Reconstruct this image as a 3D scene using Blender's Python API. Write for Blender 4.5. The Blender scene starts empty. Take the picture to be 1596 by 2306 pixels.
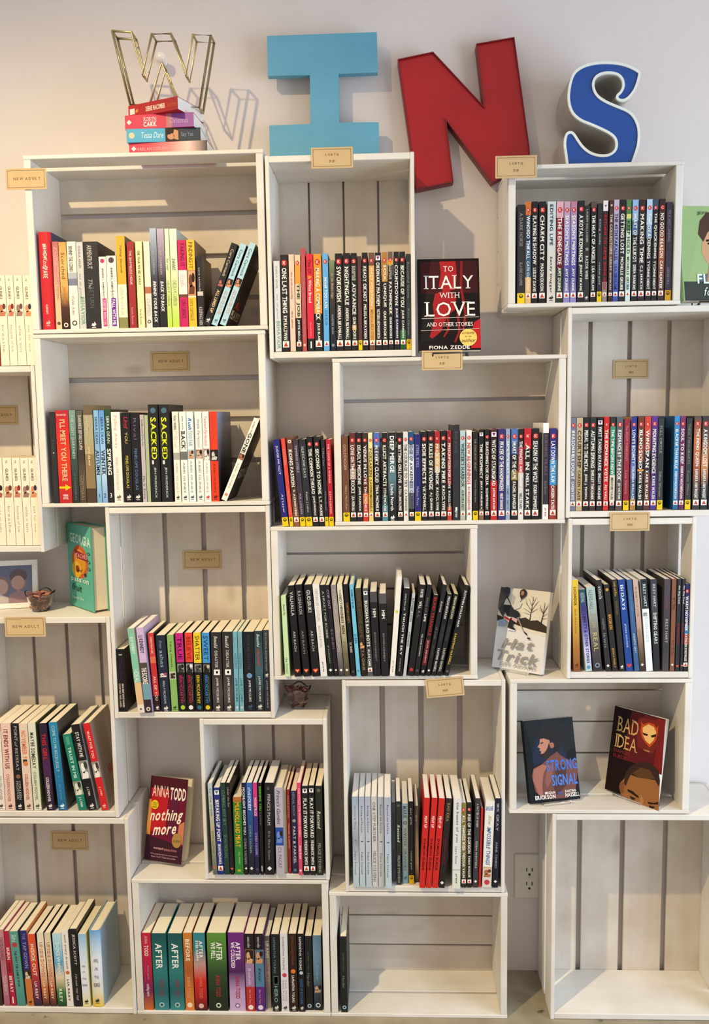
import bpy, bmesh, math, random
from mathutils import Vector, Matrix
random.seed(7)
SC = bpy.context.scene
COL = SC.collection
R = math.radians

# ------------------------------------------------------------------ camera
FPX, CX, CY = 1930.0, 798.0, 1153.0
PITCH, ROLL, YAW = R(6.2), R(.9), R(2.3)
CAMLOC = Vector((0, -2.3, 1.567))
_f = Vector((-math.sin(YAW)*math.cos(PITCH), math.cos(YAW)*math.cos(PITCH), -math.sin(PITCH)))
_r = Vector((math.cos(YAW), math.sin(YAW), 0))
_u = _r.cross(_f)
CR = math.cos(ROLL)*_r - math.sin(ROLL)*_u
CU = math.cos(ROLL)*_u + math.sin(ROLL)*_r
cam = bpy.data.cameras.new('camera')
cam.sensor_fit = 'VERTICAL'; cam.sensor_height = 36; cam.sensor_width = 36
cam.lens = FPX/2306*36
cam.clip_start = .05
camo = bpy.data.objects.new('camera', cam); COL.objects.link(camo)
camo.matrix_world = Matrix((( CR.x, CU.x, -_f.x, CAMLOC.x), (CR.y, CU.y, -_f.y, CAMLOC.y), (CR.z, CU.z, -_f.z, CAMLOC.z), (0, 0, 0, 1)))
SC.camera = camo

def at(px, py, Y):
    """point of the place at distance plane Y that was measured at this photo pixel"""
    d = _f*FPX + CR*(px-CX) - CU*(py-CY)
    return CAMLOC + d*((Y-CAMLOC.y)/d.y)
def ground(px, py, z):
    d = _f*FPX + CR*(px-CX) - CU*(py-CY)
    return CAMLOC + d*((z-CAMLOC.z)/d.z)

# ------------------------------------------------------------------ light
SC.view_settings.view_transform = 'Standard'
SC.view_settings.look = 'None'
SC.view_settings.gamma = 1
SC.view_settings.use_curve_mapping = False
SC.view_settings.exposure = 0.0
W = bpy.data.worlds.new('shop_daylight'); SC.world = W; W.use_nodes = True
W.node_tree.nodes['Background'].inputs[0].default_value = (.86, .81, .78, 1)
W.node_tree.nodes['Background'].inputs[1].default_value = .69
def light(name, kind, loc, target, energy, color, **kw):
    l = bpy.data.lights.new(name, kind); l.energy = energy; l.color = color
    for k, v in kw.items(): setattr(l, k, v)
    o = bpy.data.objects.new(name, l); COL.objects.link(o); o.location = loc
    o.rotation_euler = (Vector(target)-Vector(loc)).to_track_quat('-Z', 'Y').to_euler()
    return o
# ceiling spotlight aimed at the shelves from the front left
light('ceiling_spot_lamp', 'SPOT', (-1.39, -2.0, 3.55), (-.45, -.1, .25), 385, (1, .78, .44), spot_size=R(76), spot_blend=1, shadow_soft_size=.03)
# shop window to the right
light('window_daylight', 'AREA', (2.45, -1.5, 1.3), (.5, 0, 1.0), 66, (.66, .82, 1), shape='RECTANGLE', size=1.7, size_y=2.0)

# ------------------------------------------------------------------ materials
def lin(h):
    h = h.lstrip('#')
    if len(h) == 3: h = ''.join(c*2 for c in h)
    v = [int(h[i:i+2], 16)/255 for i in (0, 2, 4)]
    return tuple((c/12.92 if c <= .04045 else ((c+.055)/1.055)**2.4) for c in v) + (1,)
MATS = {}
def mat(spec, rough=.45, metal=0, spec_level=.5, vary=.05):
    """plain colour 'hex'; 'hex>hex>hex' fades down the thing; 'hex|.3|hex' changes sharply at .3 from the top"""
    key = (spec, rough, metal, spec_level, vary)
    if key in MATS: return MATS[key]
    m = bpy.data.materials.new('paint_'+spec[:12]); m.use_nodes = True
    nt = m.node_tree; b = nt.nodes['Principled BSDF']
    b.inputs['Roughness'].default_value = rough; b.inputs['Metallic'].default_value = metal
    b.inputs['Specular IOR Level'].default_value = spec_level
    tc = nt.nodes.new('ShaderNodeTexCoord')
    nz = nt.nodes.new('ShaderNodeTexNoise'); nz.inputs['Scale'].default_value = 60; nz.inputs['Detail'].default_value = 3
    nt.links.new(tc.outputs['Object'], nz.inputs['Vector'])
    mp = nt.nodes.new('ShaderNodeMapRange'); mp.inputs[3].default_value = 1-vary; mp.inputs[4].default_value = 1+vary
    nt.links.new(nz.outputs['Fac'], mp.inputs[0])
    mx = nt.nodes.new('ShaderNodeMix'); mx.data_type = 'RGBA'; mx.blend_type = 'MULTIPLY'; mx.inputs[0].default_value = 1
    nt.links.new(mp.outputs[0], mx.inputs[7])
    if '>' in spec or '|' in spec:
        sp = nt.nodes.new('ShaderNodeSeparateXYZ'); nt.links.new(tc.outputs['Generated'], sp.inputs[0])
        iv = nt.nodes.new('ShaderNodeMath'); iv.operation = 'SUBTRACT'; iv.inputs[0].default_value = 1
        nt.links.new(sp.outputs[2], iv.inputs[1])
        rp = nt.nodes.new('ShaderNodeValToRGB'); nt.links.new(iv.outputs[0], rp.inputs[0])
        if '|' in spec:
            q = spec.split('|'); rp.color_ramp.interpolation = 'CONSTANT'
            st = [(0, q[0])] + [(float(q[i]), q[i+1]) for i in range(1, len(q), 2)]
        else:
            q = spec.split('>'); st = [(i/(len(q)-1), c) for i, c in enumerate(q)]
        el = rp.color_ramp.elements
        while len(el) < len(st): el.new(.5)
        for e, (p, c) in zip(el, st): e.position = p
        for e, (p, c) in zip(el, st): e.color = lin(c)
        nt.links.new(rp.outputs[0], mx.inputs[6])
    else:
        mx.inputs[6].default_value = lin(spec)
    nt.links.new(mx.outputs[2], b.inputs['Base Color'])
    MATS[key] = m; return m

def wood(name, axis, light_c, dark_c, knots=True, lo=.35, hi=.75):
    m = bpy.data.materials.new(name); m.use_nodes = True; nt = m.node_tree; b = nt.nodes['Principled BSDF']
    N = nt.nodes.new; L = nt.links.new
    tc = N('ShaderNodeTexCoord'); oi = N('ShaderNodeObjectInfo')
    off = N('ShaderNodeVectorMath'); off.operation = 'MULTIPLY_ADD'
    off.inputs[1].default_value = (7, 5, 9); L(oi.outputs['Random'], off.inputs[0]); L(tc.outputs['Object'], off.inputs[2])
    mp = N('ShaderNodeMapping'); s = [38, 38, 38]; s[axis] = 2.4; mp.inputs['Scale'].default_value = s
    L(off.outputs[0], mp.inputs[0])
    n1 = N('ShaderNodeTexNoise'); n1.inputs['Scale'].default_value = 1; n1.inputs['Detail'].default_value = 5; n1.inputs['Distortion'].default_value = .6
    L(mp.outputs[0], n1.inputs['Vector'])
    n2 = N('ShaderNodeTexNoise'); n2.inputs['Scale'].default_value = 9; n2.inputs['Detail'].default_value = 4
    L(off.outputs[0], n2.inputs['Vector'])
    ad = N('ShaderNodeMath'); ad.operation = 'MULTIPLY_ADD'; ad.inputs[1].default_value = .3; L(n1.outputs['Fac'], ad.inputs[0])
    ml = N('ShaderNodeMath'); ml.operation = 'MULTIPLY'; ml.inputs[1].default_value = .7; L(n2.outputs['Fac'], ml.inputs[0]); L(ml.outputs[0], ad.inputs[2])
    rp = N('ShaderNodeMapRange'); rp.inputs[1].default_value = lo; rp.inputs[2].default_value = hi; L(ad.outputs[0], rp.inputs[0])
    mx = N('ShaderNodeMix'); mx.data_type = 'RGBA'; mx.inputs[6].default_value = lin(light_c); mx.inputs[7].default_value = lin(dark_c)
    L(rp.outputs[0], mx.inputs[0])
    out = mx.outputs[2]
    if knots:
        vo = N('ShaderNodeTexVoronoi'); vo.inputs['Scale'].default_value = 1
        m2 = N('ShaderNodeMapping'); s2 = [9, 9, 9]; s2[axis] = 4.2; m2.inputs['Scale'].default_value = s2; L(off.outputs[0], m2.inputs[0]); L(m2.outputs[0], vo.inputs['Vector'])
        kr = N('ShaderNodeMapRange'); kr.inputs[1].default_value = .05; kr.inputs[2].default_value = .16; kr.inputs[3].default_value = .35; kr.inputs[4].default_value = 0
        L(vo.outputs['Distance'], kr.inputs[0])
        m3 = N('ShaderNodeMix'); m3.data_type = 'RGBA'; m3.inputs[7].default_value = lin('8f7f6c'); L(kr.outputs[0], m3.inputs[0]); L(out, m3.inputs[6]); out = m3.outputs[2]
    L(out, b.inputs['Base Color']); b.inputs['Roughness'].default_value = .6
    bp = N('ShaderNodeBump'); bp.inputs['Strength'].default_value = .1; bp.inputs['Distance'].default_value = .002
    L(n1.outputs['Fac'], bp.inputs['Height']); L(bp.outputs[0], b.inputs['Normal'])
    return m
# whitewashed pine: boards and outside painted densely, back slats thinly
WX = wood('white_paint_wood_x', 0, 'e4e0d9', 'd2cabd', False)
WZ = wood('white_paint_wood_z', 2, 'e4e0d9', 'd2cabd', False)
BX = wood('whitewash_slat_x', 0, 'dcd4ca', 'bfae9a', True, .3, .8)
BZ = wood('whitewash_slat_z', 2, 'dcd4ca', 'bfae9a', True, .3, .8)

def surf(name, c1, c2, scale, rough, bump, extra=None):
    m = bpy.data.materials.new(name); m.use_nodes = True; nt = m.node_tree; b = nt.nodes['Principled BSDF']
    N = nt.nodes.new; L = nt.links.new
    tc = N('ShaderNodeTexCoord'); n = N('ShaderNodeTexNoise'); n.inputs['Scale'].default_value = scale; n.inputs['Detail'].default_value = 6
    L(tc.outputs['Object'], n.inputs['Vector'])
    rp = N('ShaderNodeMapRange'); rp.inputs[1].default_value = .35; rp.inputs[2].default_value = .68; L(n.outputs['Fac'], rp.inputs[0])
    mx = N('ShaderNodeMix'); mx.data_type = 'RGBA'; mx.inputs[6].default_value = lin(c1); mx.inputs[7].default_value = lin(c2); L(rp.outputs[0], mx.inputs[0])
    out = mx.outputs[2]
    if extra:
        n3 = N('ShaderNodeTexNoise'); n3.inputs['Scale'].default_value = 22; n3.inputs['Detail'].default_value = 2; L(tc.outputs['Object'], n3.inputs['Vector'])
        r3 = N('ShaderNodeMapRange'); r3.inputs[1].default_value = .68; r3.inputs[2].default_value = .74; L(n3.outputs['Fac'], r3.inputs[0])
        m3 = N('ShaderNodeMix'); m3.data_type = 'RGBA'; m3.inputs[7].default_value = lin(extra); L(r3.outputs[0], m3.inputs[0]); L(out, m3.inputs[6]); out = m3.outputs[2]
    L(out, b.inputs['Base Color']); b.inputs['Roughness'].default_value = rough
    n4 = N('ShaderNodeTexNoise'); n4.inputs['Scale'].default_value = 160; n4.inputs['Detail'].default_value = 3; L(tc.outputs['Object'], n4.inputs['Vector'])
    bp = N('ShaderNodeBump'); bp.inputs['Strength'].default_value = bump; bp.inputs['Distance'].default_value = .002; L(n4.outputs['Fac'], bp.inputs['Height']); L(bp.outputs[0], b.inputs['Normal'])
    return m
WALL = surf('wall_paint', 'dfd6d2', 'd9cfca', 2.5, .75, .12)
FLOOR = surf('concrete', 'a79c86', '837a66', 7, .5, .3, '4c463c')

def glass(name, color=(1, 1, 1, 1), rough=0.0):
    m = bpy.data.materials.new(name); m.use_nodes = True; b = m.node_tree.nodes['Principled BSDF']
    b.inputs['Base Color'].default_value = color; b.inputs['Roughness'].default_value = rough
    b.inputs['Transmission Weight'].default_value = 1; b.inputs['IOR'].default_value = 1.45
    return m
GLASS = glass('clear_glass'); ACRYL = glass('clear_acrylic', (.97, .98, 1, 1), .02)
PAGE_C = mat('ebe1ca', .8); PAGE_W = mat('ece8e2', .8)

# ------------------------------------------------------------------ mesh helpers
def mesh_obj(name, verts, faces, m, parent=None, smooth=False, fm=None):
    me = bpy.data.meshes.new(name); me.from_pydata([tuple(v) for v in verts], [], faces)
    for k in (m if isinstance(m, (list, tuple)) else [m]): me.materials.append(k)
    if fm:
        for p, i in zip(me.polygons, fm): p.material_index = i
    if smooth:
        for p in me.polygons: p.use_smooth = True
    me.update()
    o = bpy.data.objects.new(name, me); COL.objects.link(o)
    if parent: o.parent = parent
    return o
BOXF = [(0, 3, 2, 1), (4, 5, 6, 7), (0, 1, 5, 4), (1, 2, 6, 5), (2, 3, 7, 6), (3, 0, 4, 7)]
def boxv(x0, x1, y0, y1, z0, z1):
    return [(x0, y0, z0), (x1, y0, z0), (x1, y1, z0), (x0, y1, z0), (x0, y0, z1), (x1, y0, z1), (x1, y1, z1), (x0, y1, z1)]
def box(name, x0, x1, y0, y1, z0, z1, m, parent=None, bev=0):
    if not bev: return mesh_obj(name, boxv(x0, x1, y0, y1, z0, z1), BOXF, m, parent)
    bm = bmesh.new(); vs = [bm.verts.new(v) for v in boxv(x0, x1, y0, y1, z0, z1)]
    for f in BOXF: bm.faces.new([vs[i] for i in f])
    bmesh.ops.bevel(bm, geom=bm.edges[:], offset=bev, segments=1, affect='EDGES')
    me = bpy.data.meshes.new(name); bm.to_mesh(me); bm.free(); me.materials.append(m)
    o = bpy.data.objects.new(name, me); COL.objects.link(o)
    if parent: o.parent = parent
    return o
def prism(name, pts, y0, y1, m, parent=None, tri=True):
    """outline in x,z with real thickness y0..y1"""
    bm = bmesh.new()
    a = [bm.verts.new((x, y0, z)) for x, z in pts]; b = [bm.verts.new((x, y1, z)) for x, z in pts]
    n = len(pts)
    f = [bm.faces.new(a), bm.faces.new(b[::-1])]
    for i in range(n): bm.faces.new((a[i], b[i], b[(i+1) % n], a[(i+1) % n]))
    bm.normal_update(); bmesh.ops.triangulate(bm, faces=f, ngon_method='EAR_CLIP'); bmesh.ops.recalc_face_normals(bm, faces=bm.faces[:])
    me = bpy.data.meshes.new(name); bm.to_mesh(me); bm.free(); me.materials.append(m)
    o = bpy.data.objects.new(name, me); COL.objects.link(o)
    if parent: o.parent = parent
    return o
def tube_vf(paths, r, n=8):
    V, Fc = [], []
    for p in paths:
        p = [Vector(q) for q in p]; base = len(V); up = None
        for i, q in enumerate(p):
            t = (p[min(i+1, len(p)-1)]-p[max(i-1, 0)]).normalized()
            if up is None: up = Vector((0, 0, 1)) if abs(t.z) < .9 else Vector((1, 0, 0))
            s = t.cross(up).normalized(); up = s.cross(t)
            for k in range(n):
                a = 2*math.pi*k/n; V.append(q + s*math.cos(a)*r + up*math.sin(a)*r)
        for i in range(len(p)-1):
            for k in range(n):
                k2 = (k+1) % n
                Fc.append((base+i*n+k, base+i*n+k2, base+(i+1)*n+k2, base+(i+1)*n+k))
        Fc.append(tuple(base+k for k in range(n))[::-1]); Fc.append(tuple(base+(len(p)-1)*n+k for k in range(n)))
    return V, Fc
def tube(name, paths, r, m, parent=None, n=8):
    V, Fc = tube_vf(paths, r, n); return mesh_obj(name, V, Fc, m, parent, smooth=True)
def empty(name, loc=(0, 0, 0), rot=(0, 0, 0)):
    o = bpy.data.objects.new(name, None); o.empty_display_size = .03; COL.objects.link(o); o.location = loc; o.rotation_euler = rot; return o
def tag(o, label, cat, group=None):
    o['label'] = label; o['category'] = cat
    if group: o['group'] = group
    return o

# ------------------------------------------------------------------ lettering (built-in font, cached glyphs)
CH = sorted(set('ABCDEFGHIJKLMNOPQRSTUVWXYZabcdefghijklmnopqrstuvwxyz0123456789&.,\'#%!-/*"'))
GLY = {}
def build_glyphs():
    obs = []
    for bold, off in (('r', 0.0), ('b', .022), ('l', -.012)):
        for ch in CH:
            cu = bpy.data.curves.new('glyph', 'FONT'); cu.body = ch; cu.resolution_u = 2; cu.offset = off; cu.fill_mode = 'FRONT'
            o = bpy.data.objects.new('glyph', cu); COL.objects.link(o); obs.append((bold, ch, o, cu))
    bpy.context.view_layer.update(); dg = bpy.context.evaluated_depsgraph_get()
    for bold, ch, o, cu in obs:
        me = o.evaluated_get(dg).to_mesh()
        V = [(v.co.x, v.co.y) for v in me.vertices]; P = [tuple(p.vertices) for p in me.polygons]
        o.evaluated_get(dg).to_mesh_clear()
        xs = [v[0] for v in V] or [0]; x0, x1 = min(xs), max(xs)
        GLY[bold, ch] = ([(x-x0, y) for x, y in V], P, x1-x0)
    for bold, ch, o, cu in obs:
        bpy.data.objects.remove(o); bpy.data.curves.remove(cu)
build_glyphs()
SERIF = {'A': ('b', 0, 1), 'B': ('bt', .08), 'D': ('bt', .08), 'E': ('bt', .08), 'F': ('bt', .08), 'H': ('bt', .08, .92), 'I': ('bt', .5), 'K': ('bt', .08, .9),
         'L': ('bt', .08), 'M': ('bt', .06, .94), 'N': ('bt', .08, .92), 'P': ('bt', .08), 'R': ('bt', .08, .92), 'T': ('b', .5), 'U': ('t', .08, .92),
         'V': ('t', .04, .96), 'W': ('t', .03, .97), 'X': ('bt', .08, .92), 'Y': ('bt', .5), 'l': ('b', .5), 'i': ('b', .5), 'f': ('b', .4), 'r': ('b', .2), 'n': ('b', .1, .9), 'h': ('b', .1, .9), 'm': ('b', .06, .94)}
def text_vf(txt, style='s'):
    """flat lettering; style s bold sans, l light, S bold serif, n thin serif, i slanted script"""
    w = {'s': 'b', 'l': 'r', 'S': 'b', 'n': 'r', 'i': 'r', 'I': 'b', 't': 'l'}[style]
    V, P = [], []; x = 0
    for ch in txt:
        if ch == ' ': x += .30; continue
        g = GLY.get((w, ch))
        if not g: x += .3; continue
        gv, gp, gw = g; b = len(V)
        V += [(vx+x, vy) for vx, vy in gv]; P += [tuple(i+b for i in p) for p in gp]
        if style in 'Sn' and ch in SERIF:
            s = SERIF[ch]; hh = .065 if style == 'S' else .038; top = .70
            for f in s[1:]:
                for e in s[0]:
                    if e == 't' and ch.islower(): continue
                    cx = x+gw*f; z = 0 if e == 'b' else top-hh; k = .165 if style == 'S' else .13
                    if ch == 'Y' and e == 't': continue
                    n = len(V); V += [(cx-k, z), (cx+k, z), (cx+k, z+hh), (cx-k, z+hh)]; P.append((n, n+1, n+2, n+3))
        x += gw + (.10 if style not in 'i' else .05)
    if style in 'iI': V = [(vx+vy*.28, vy) for vx, vy in V]
    return V, P
def text_fit(txt, style):
    V, P = text_vf(txt, style)
    xs = [v[0] for v in V]; ys = [v[1] for v in V]
    a, b = min(xs), max(xs); c, d = (0, .72)
    if min(ys) < -.08: c = -.2
    if max(ys) < .60: d = .58
    return [((x-a)/(b-a), (y-c)/(d-c)) for x, y in V], P, (b-a)/(d-c)

# ------------------------------------------------------------------ colour words for labels
PAL = [('black', '1c1a1c'), ('charcoal', '3a383c'), ('grey', '808284'), ('pale grey', 'bfc2c6'), ('white', 'ebe8e2'), ('cream', 'eadfc0'), ('beige', 'd0b48c'), ('tan', 'a88a64'),
       ('brown', '6a4630'), ('dark brown', '40291e'), ('maroon', '6a2028'), ('red', 'c42428'), ('coral', 'dc5a48'), ('orange', 'd8822c'), ('yellow', 'e4c03a'), ('olive', '80743c'),
       ('lime green', 'c0dc60'), ('pale green', 'c8dcb0'), ('green', '4a8a3c'), ('dark green', '1f3e32'), ('teal', '2c787c'), ('pale teal', '7fb0b8'), ('sky blue', '8cc0e4'),
       ('blue', '2a60b0'), ('navy', '20265c'), ('slate blue', '5a7090'), ('purple', '5a2a7c'), ('lilac', 'b0a0c4'), ('plum', '4a2c44'), ('magenta', 'c41c70'), ('pink', 'e0a0a4'), ('peach', 'efc6ae')]
def cname(h):
    a = [int(h[i:i+2], 16) for i in (0, 2, 4)]
    def d(c):
        b = [int(c[i:i+2], 16) for i in (0, 2, 4)]
        s = sum((x-y)**2 for x, y in zip(a, b)); sa = max(a)-min(a); sb = max(b)-min(b)
        return s + 1.2*(sa-sb)**2
    return min(PAL, key=lambda p: d(p[1]))[0]
ORD = ['first', 'second', 'third', 'fourth', 'fifth', 'sixth', 'seventh', 'eighth', 'ninth', 'tenth', 'eleventh', 'twelfth', 'thirteenth', 'fourteenth', 'fifteenth', 'sixteenth', 'seventeenth', 'eighteenth', 'nineteenth',
       'twentieth'] + ['twenty-'+s for s in ('first', 'second', 'third', 'fourth', 'fifth', 'sixth', 'seventh', 'eighth', 'ninth')] + ['thirtieth', 'thirty-first', 'thirty-second', 'thirty-third']
def spec_cols(spec):
    return [q for q in spec.replace('|', '>').split('>') if '.' not in q]

# ------------------------------------------------------------------ the setting
FRONT = -.2
wl = box('wall_back', -2.6, 2.4, 0, .12, -.02, 3.4, WALL); wl['kind'] = 'structure'
fl = box('floor', -2.6, 2.4, -4.2, .12, -.08, -.0, FLOOR); fl['kind'] = 'structure'

# ------------------------------------------------------------------ crates
CRATES = {}
def crate(key, label, x0, x1, z0, z1, orient, gap=.008, y0=FRONT, depth=.191, te=.017, ts=.0095, tilt=0, g2=.012):
    root = empty('wooden_crate', ((x0+x1)/2, y0, z0)); tag(root, label, 'crate', 'white wooden crates stacked as shelves')
    ox, oz = (x0+x1)/2, z0; w = (x1-x0)/2; h = z1-z0; D = depth; db = .0085
    d1 = .088-g2/2
    if orient == 'h':
        for s in (-1, 1):
            a = s*(w-.001); b = s*(w-.001-te)
            box('end_board', min(a, b), max(a, b), .0005, D-db, ts, h-ts, WZ, root, .0012)
        for zz in (0, h-ts):
            box('side_slat', -w, w, 0, d1, zz, zz+ts, WX, root, .0012)
            box('side_slat', -w, w, d1+g2, D-db, zz, zz+ts, WX, root, .0012)
        sw = (h-3*gap)/4
        for i in range(4):
            z = i*(sw+gap); box('back_slat', -w, w, D-db, D, z, z+sw, BX, root, .0010)
    else:
        for zz in (0, h-te):
            box('end_board', -w+ts, w-ts, .0005, D-db, zz+.001, zz+te-.001, WX, root, .0012)
        for s in (-1, 1):
            a, b = sorted((s*w, s*(w-ts)))
            box('side_slat', a, b, 0, d1, 0, h, WZ, root, .0012)
            box('side_slat', a, b, d1+g2, D-db, 0, h, WZ, root, .0012)
        sw = (2*w-3*gap)/4
        for i in range(4):
            x = -w+i*(sw+gap); box('back_slat', x, x+sw, D-db, D, 0, h, BZ, root, .0010)
    if tilt: root.rotation_euler.y = tilt
    CRATES[key] = dict(x0=x0, x1=x1, z0=z0, z1=z1, fl=z0+(ts if orient == 'h' else te), y0=y0, back=y0+depth-db, ix=(x0+(.001+te if orient == 'h' else ts), x1-(.001+te if orient == 'h' else ts)))
    return root
crate('O', 'wide white crate on the floor holding a row with thick teal spines', -.684, -.1675, .0, .378, 'h', .006)
crate('P', 'wide white floor crate, nearly empty, one black book at its end', -.1665, .295, 0, .346, 'h', .004, g2=0.009)
crate('Q', 'tall white crate on the floor, empty, beside the wall socket', .407, .862, 0, .560, 'v', .0135, g2=0.017)
crate('N', 'tall white floor crate with pale sky-blue hardbacks at the end of its row', -1.12, -.6855, 0, .546, 'v', .010)
crate('L', 'small upright white crate under the glass bowl, beside the purple face-out cover', -.489, -.164, .380, .812, 'v', .008)
crate('M', 'tall white crate standing on the nearly empty floor crate', -.123, .287, .348, .912, 'v', .0145)
crate('R', 'wide white crate displaying two face-out covers and no row of books', .298, .749, .562, .912, 'h', .004, g2=0.014)
crate('K', 'tall white crate under the framed photo and bowl of petals', -1.075, -.7085, .548, 1.079, 'v', .009)
crate('H', 'tall white crate beside the turquoise face-out hardback', -.707, -.2955, .8135, 1.357, 'v', .013, g2=0.016)
crate('I', 'wide white crate on whose top the loose row of books stands', -.2945, .218, .914, 1.303, 'h', .006, g2=0.012)
crate('J', 'small upright white crate standing on the crate with two face-out covers', .439, .7475, .914, 1.316, 'v', .010, g2=0.02)
crate('F', 'wide white crate under the face-out cover with the red scarf', -.133, .4305, 1.305, 1.713, 'h', .009, g2=0.018)
crate('G', 'tall white crate under the green portrait cover', .4325, .826, 1.318, 1.823, 'v', .011, g2=0.014)
crate('B', 'wide white crate directly under the crate that carries the wire W', -.866, -.2945, 1.359, 1.784, 'h', .013)
crate('A', 'wide white crate carrying the wire letter W and its stack of books', -.866, -.2875, 1.786, 2.206, 'h', .012, g2=0.03)
crate('C', 'upright white crate under the pale blue letter I', -.284, .069, 1.715, 2.190, 'v', .005)
crate('D', 'small wide white crate under the dark blue letter S', .289, .696, 1.825, 2.153, 'h', .006, g2=0.022)
crate('U', 'tall white crate with a white boxed set inside and another on top', -1.24, -.8665, 1.246, 1.710, 'v', .005)

# ------------------------------------------------------------------ books
def decal(name, quads_or_pts, faces, y, m, parent):
    return mesh_obj(name, [(x, y, z) for x, z in quads_or_pts], faces, m, parent)
def circle_pts(cx, cz, rx, rz, n=14, star=0):
    return [(cx+rx*(1-star*(k % 2))*math.cos(2*math.pi*k/n), cz+rz*(1-star*(k % 2))*math.sin(2*math.pi*k/n)) for k in range(n)]
INK = {}
def ink(h): return mat(h, .55, 0, .2, 0)
def spine_text(root, e, w, h, idx):
    """'a b text;colour;style;c0;c1' reading down the spine"""
    q = e.split(';'); a, b, txt = q[0].split(' ', 2)
    a, b = float(a), float(b); col = q[1] if len(q) > 1 and q[1] else 'f0ece2'
    st = q[2] if len(q) > 2 and q[2] else 'S'
    c0 = float(q[3]) if len(q) > 3 else .22; c1 = float(q[4]) if len(q) > 4 else .78
    V, P, asp = text_fit(txt, st)
    pts = [(-w/2+w*(c0+(c1-c0)*y), h*(1-a-(b-a)*x)) for x, y in V]
    decal('spine_title' if idx == 0 else 'spine_lettering', pts, [p[::-1] for p in P], -.0003, ink(col), root)
    return col
def poly_decal(root, name, pts, col, y=-.0002):
    return mesh_obj(name, [(x, y, z) for x, z in pts], [tuple(range(len(pts)))[::-1]], ink(col), root)
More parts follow.
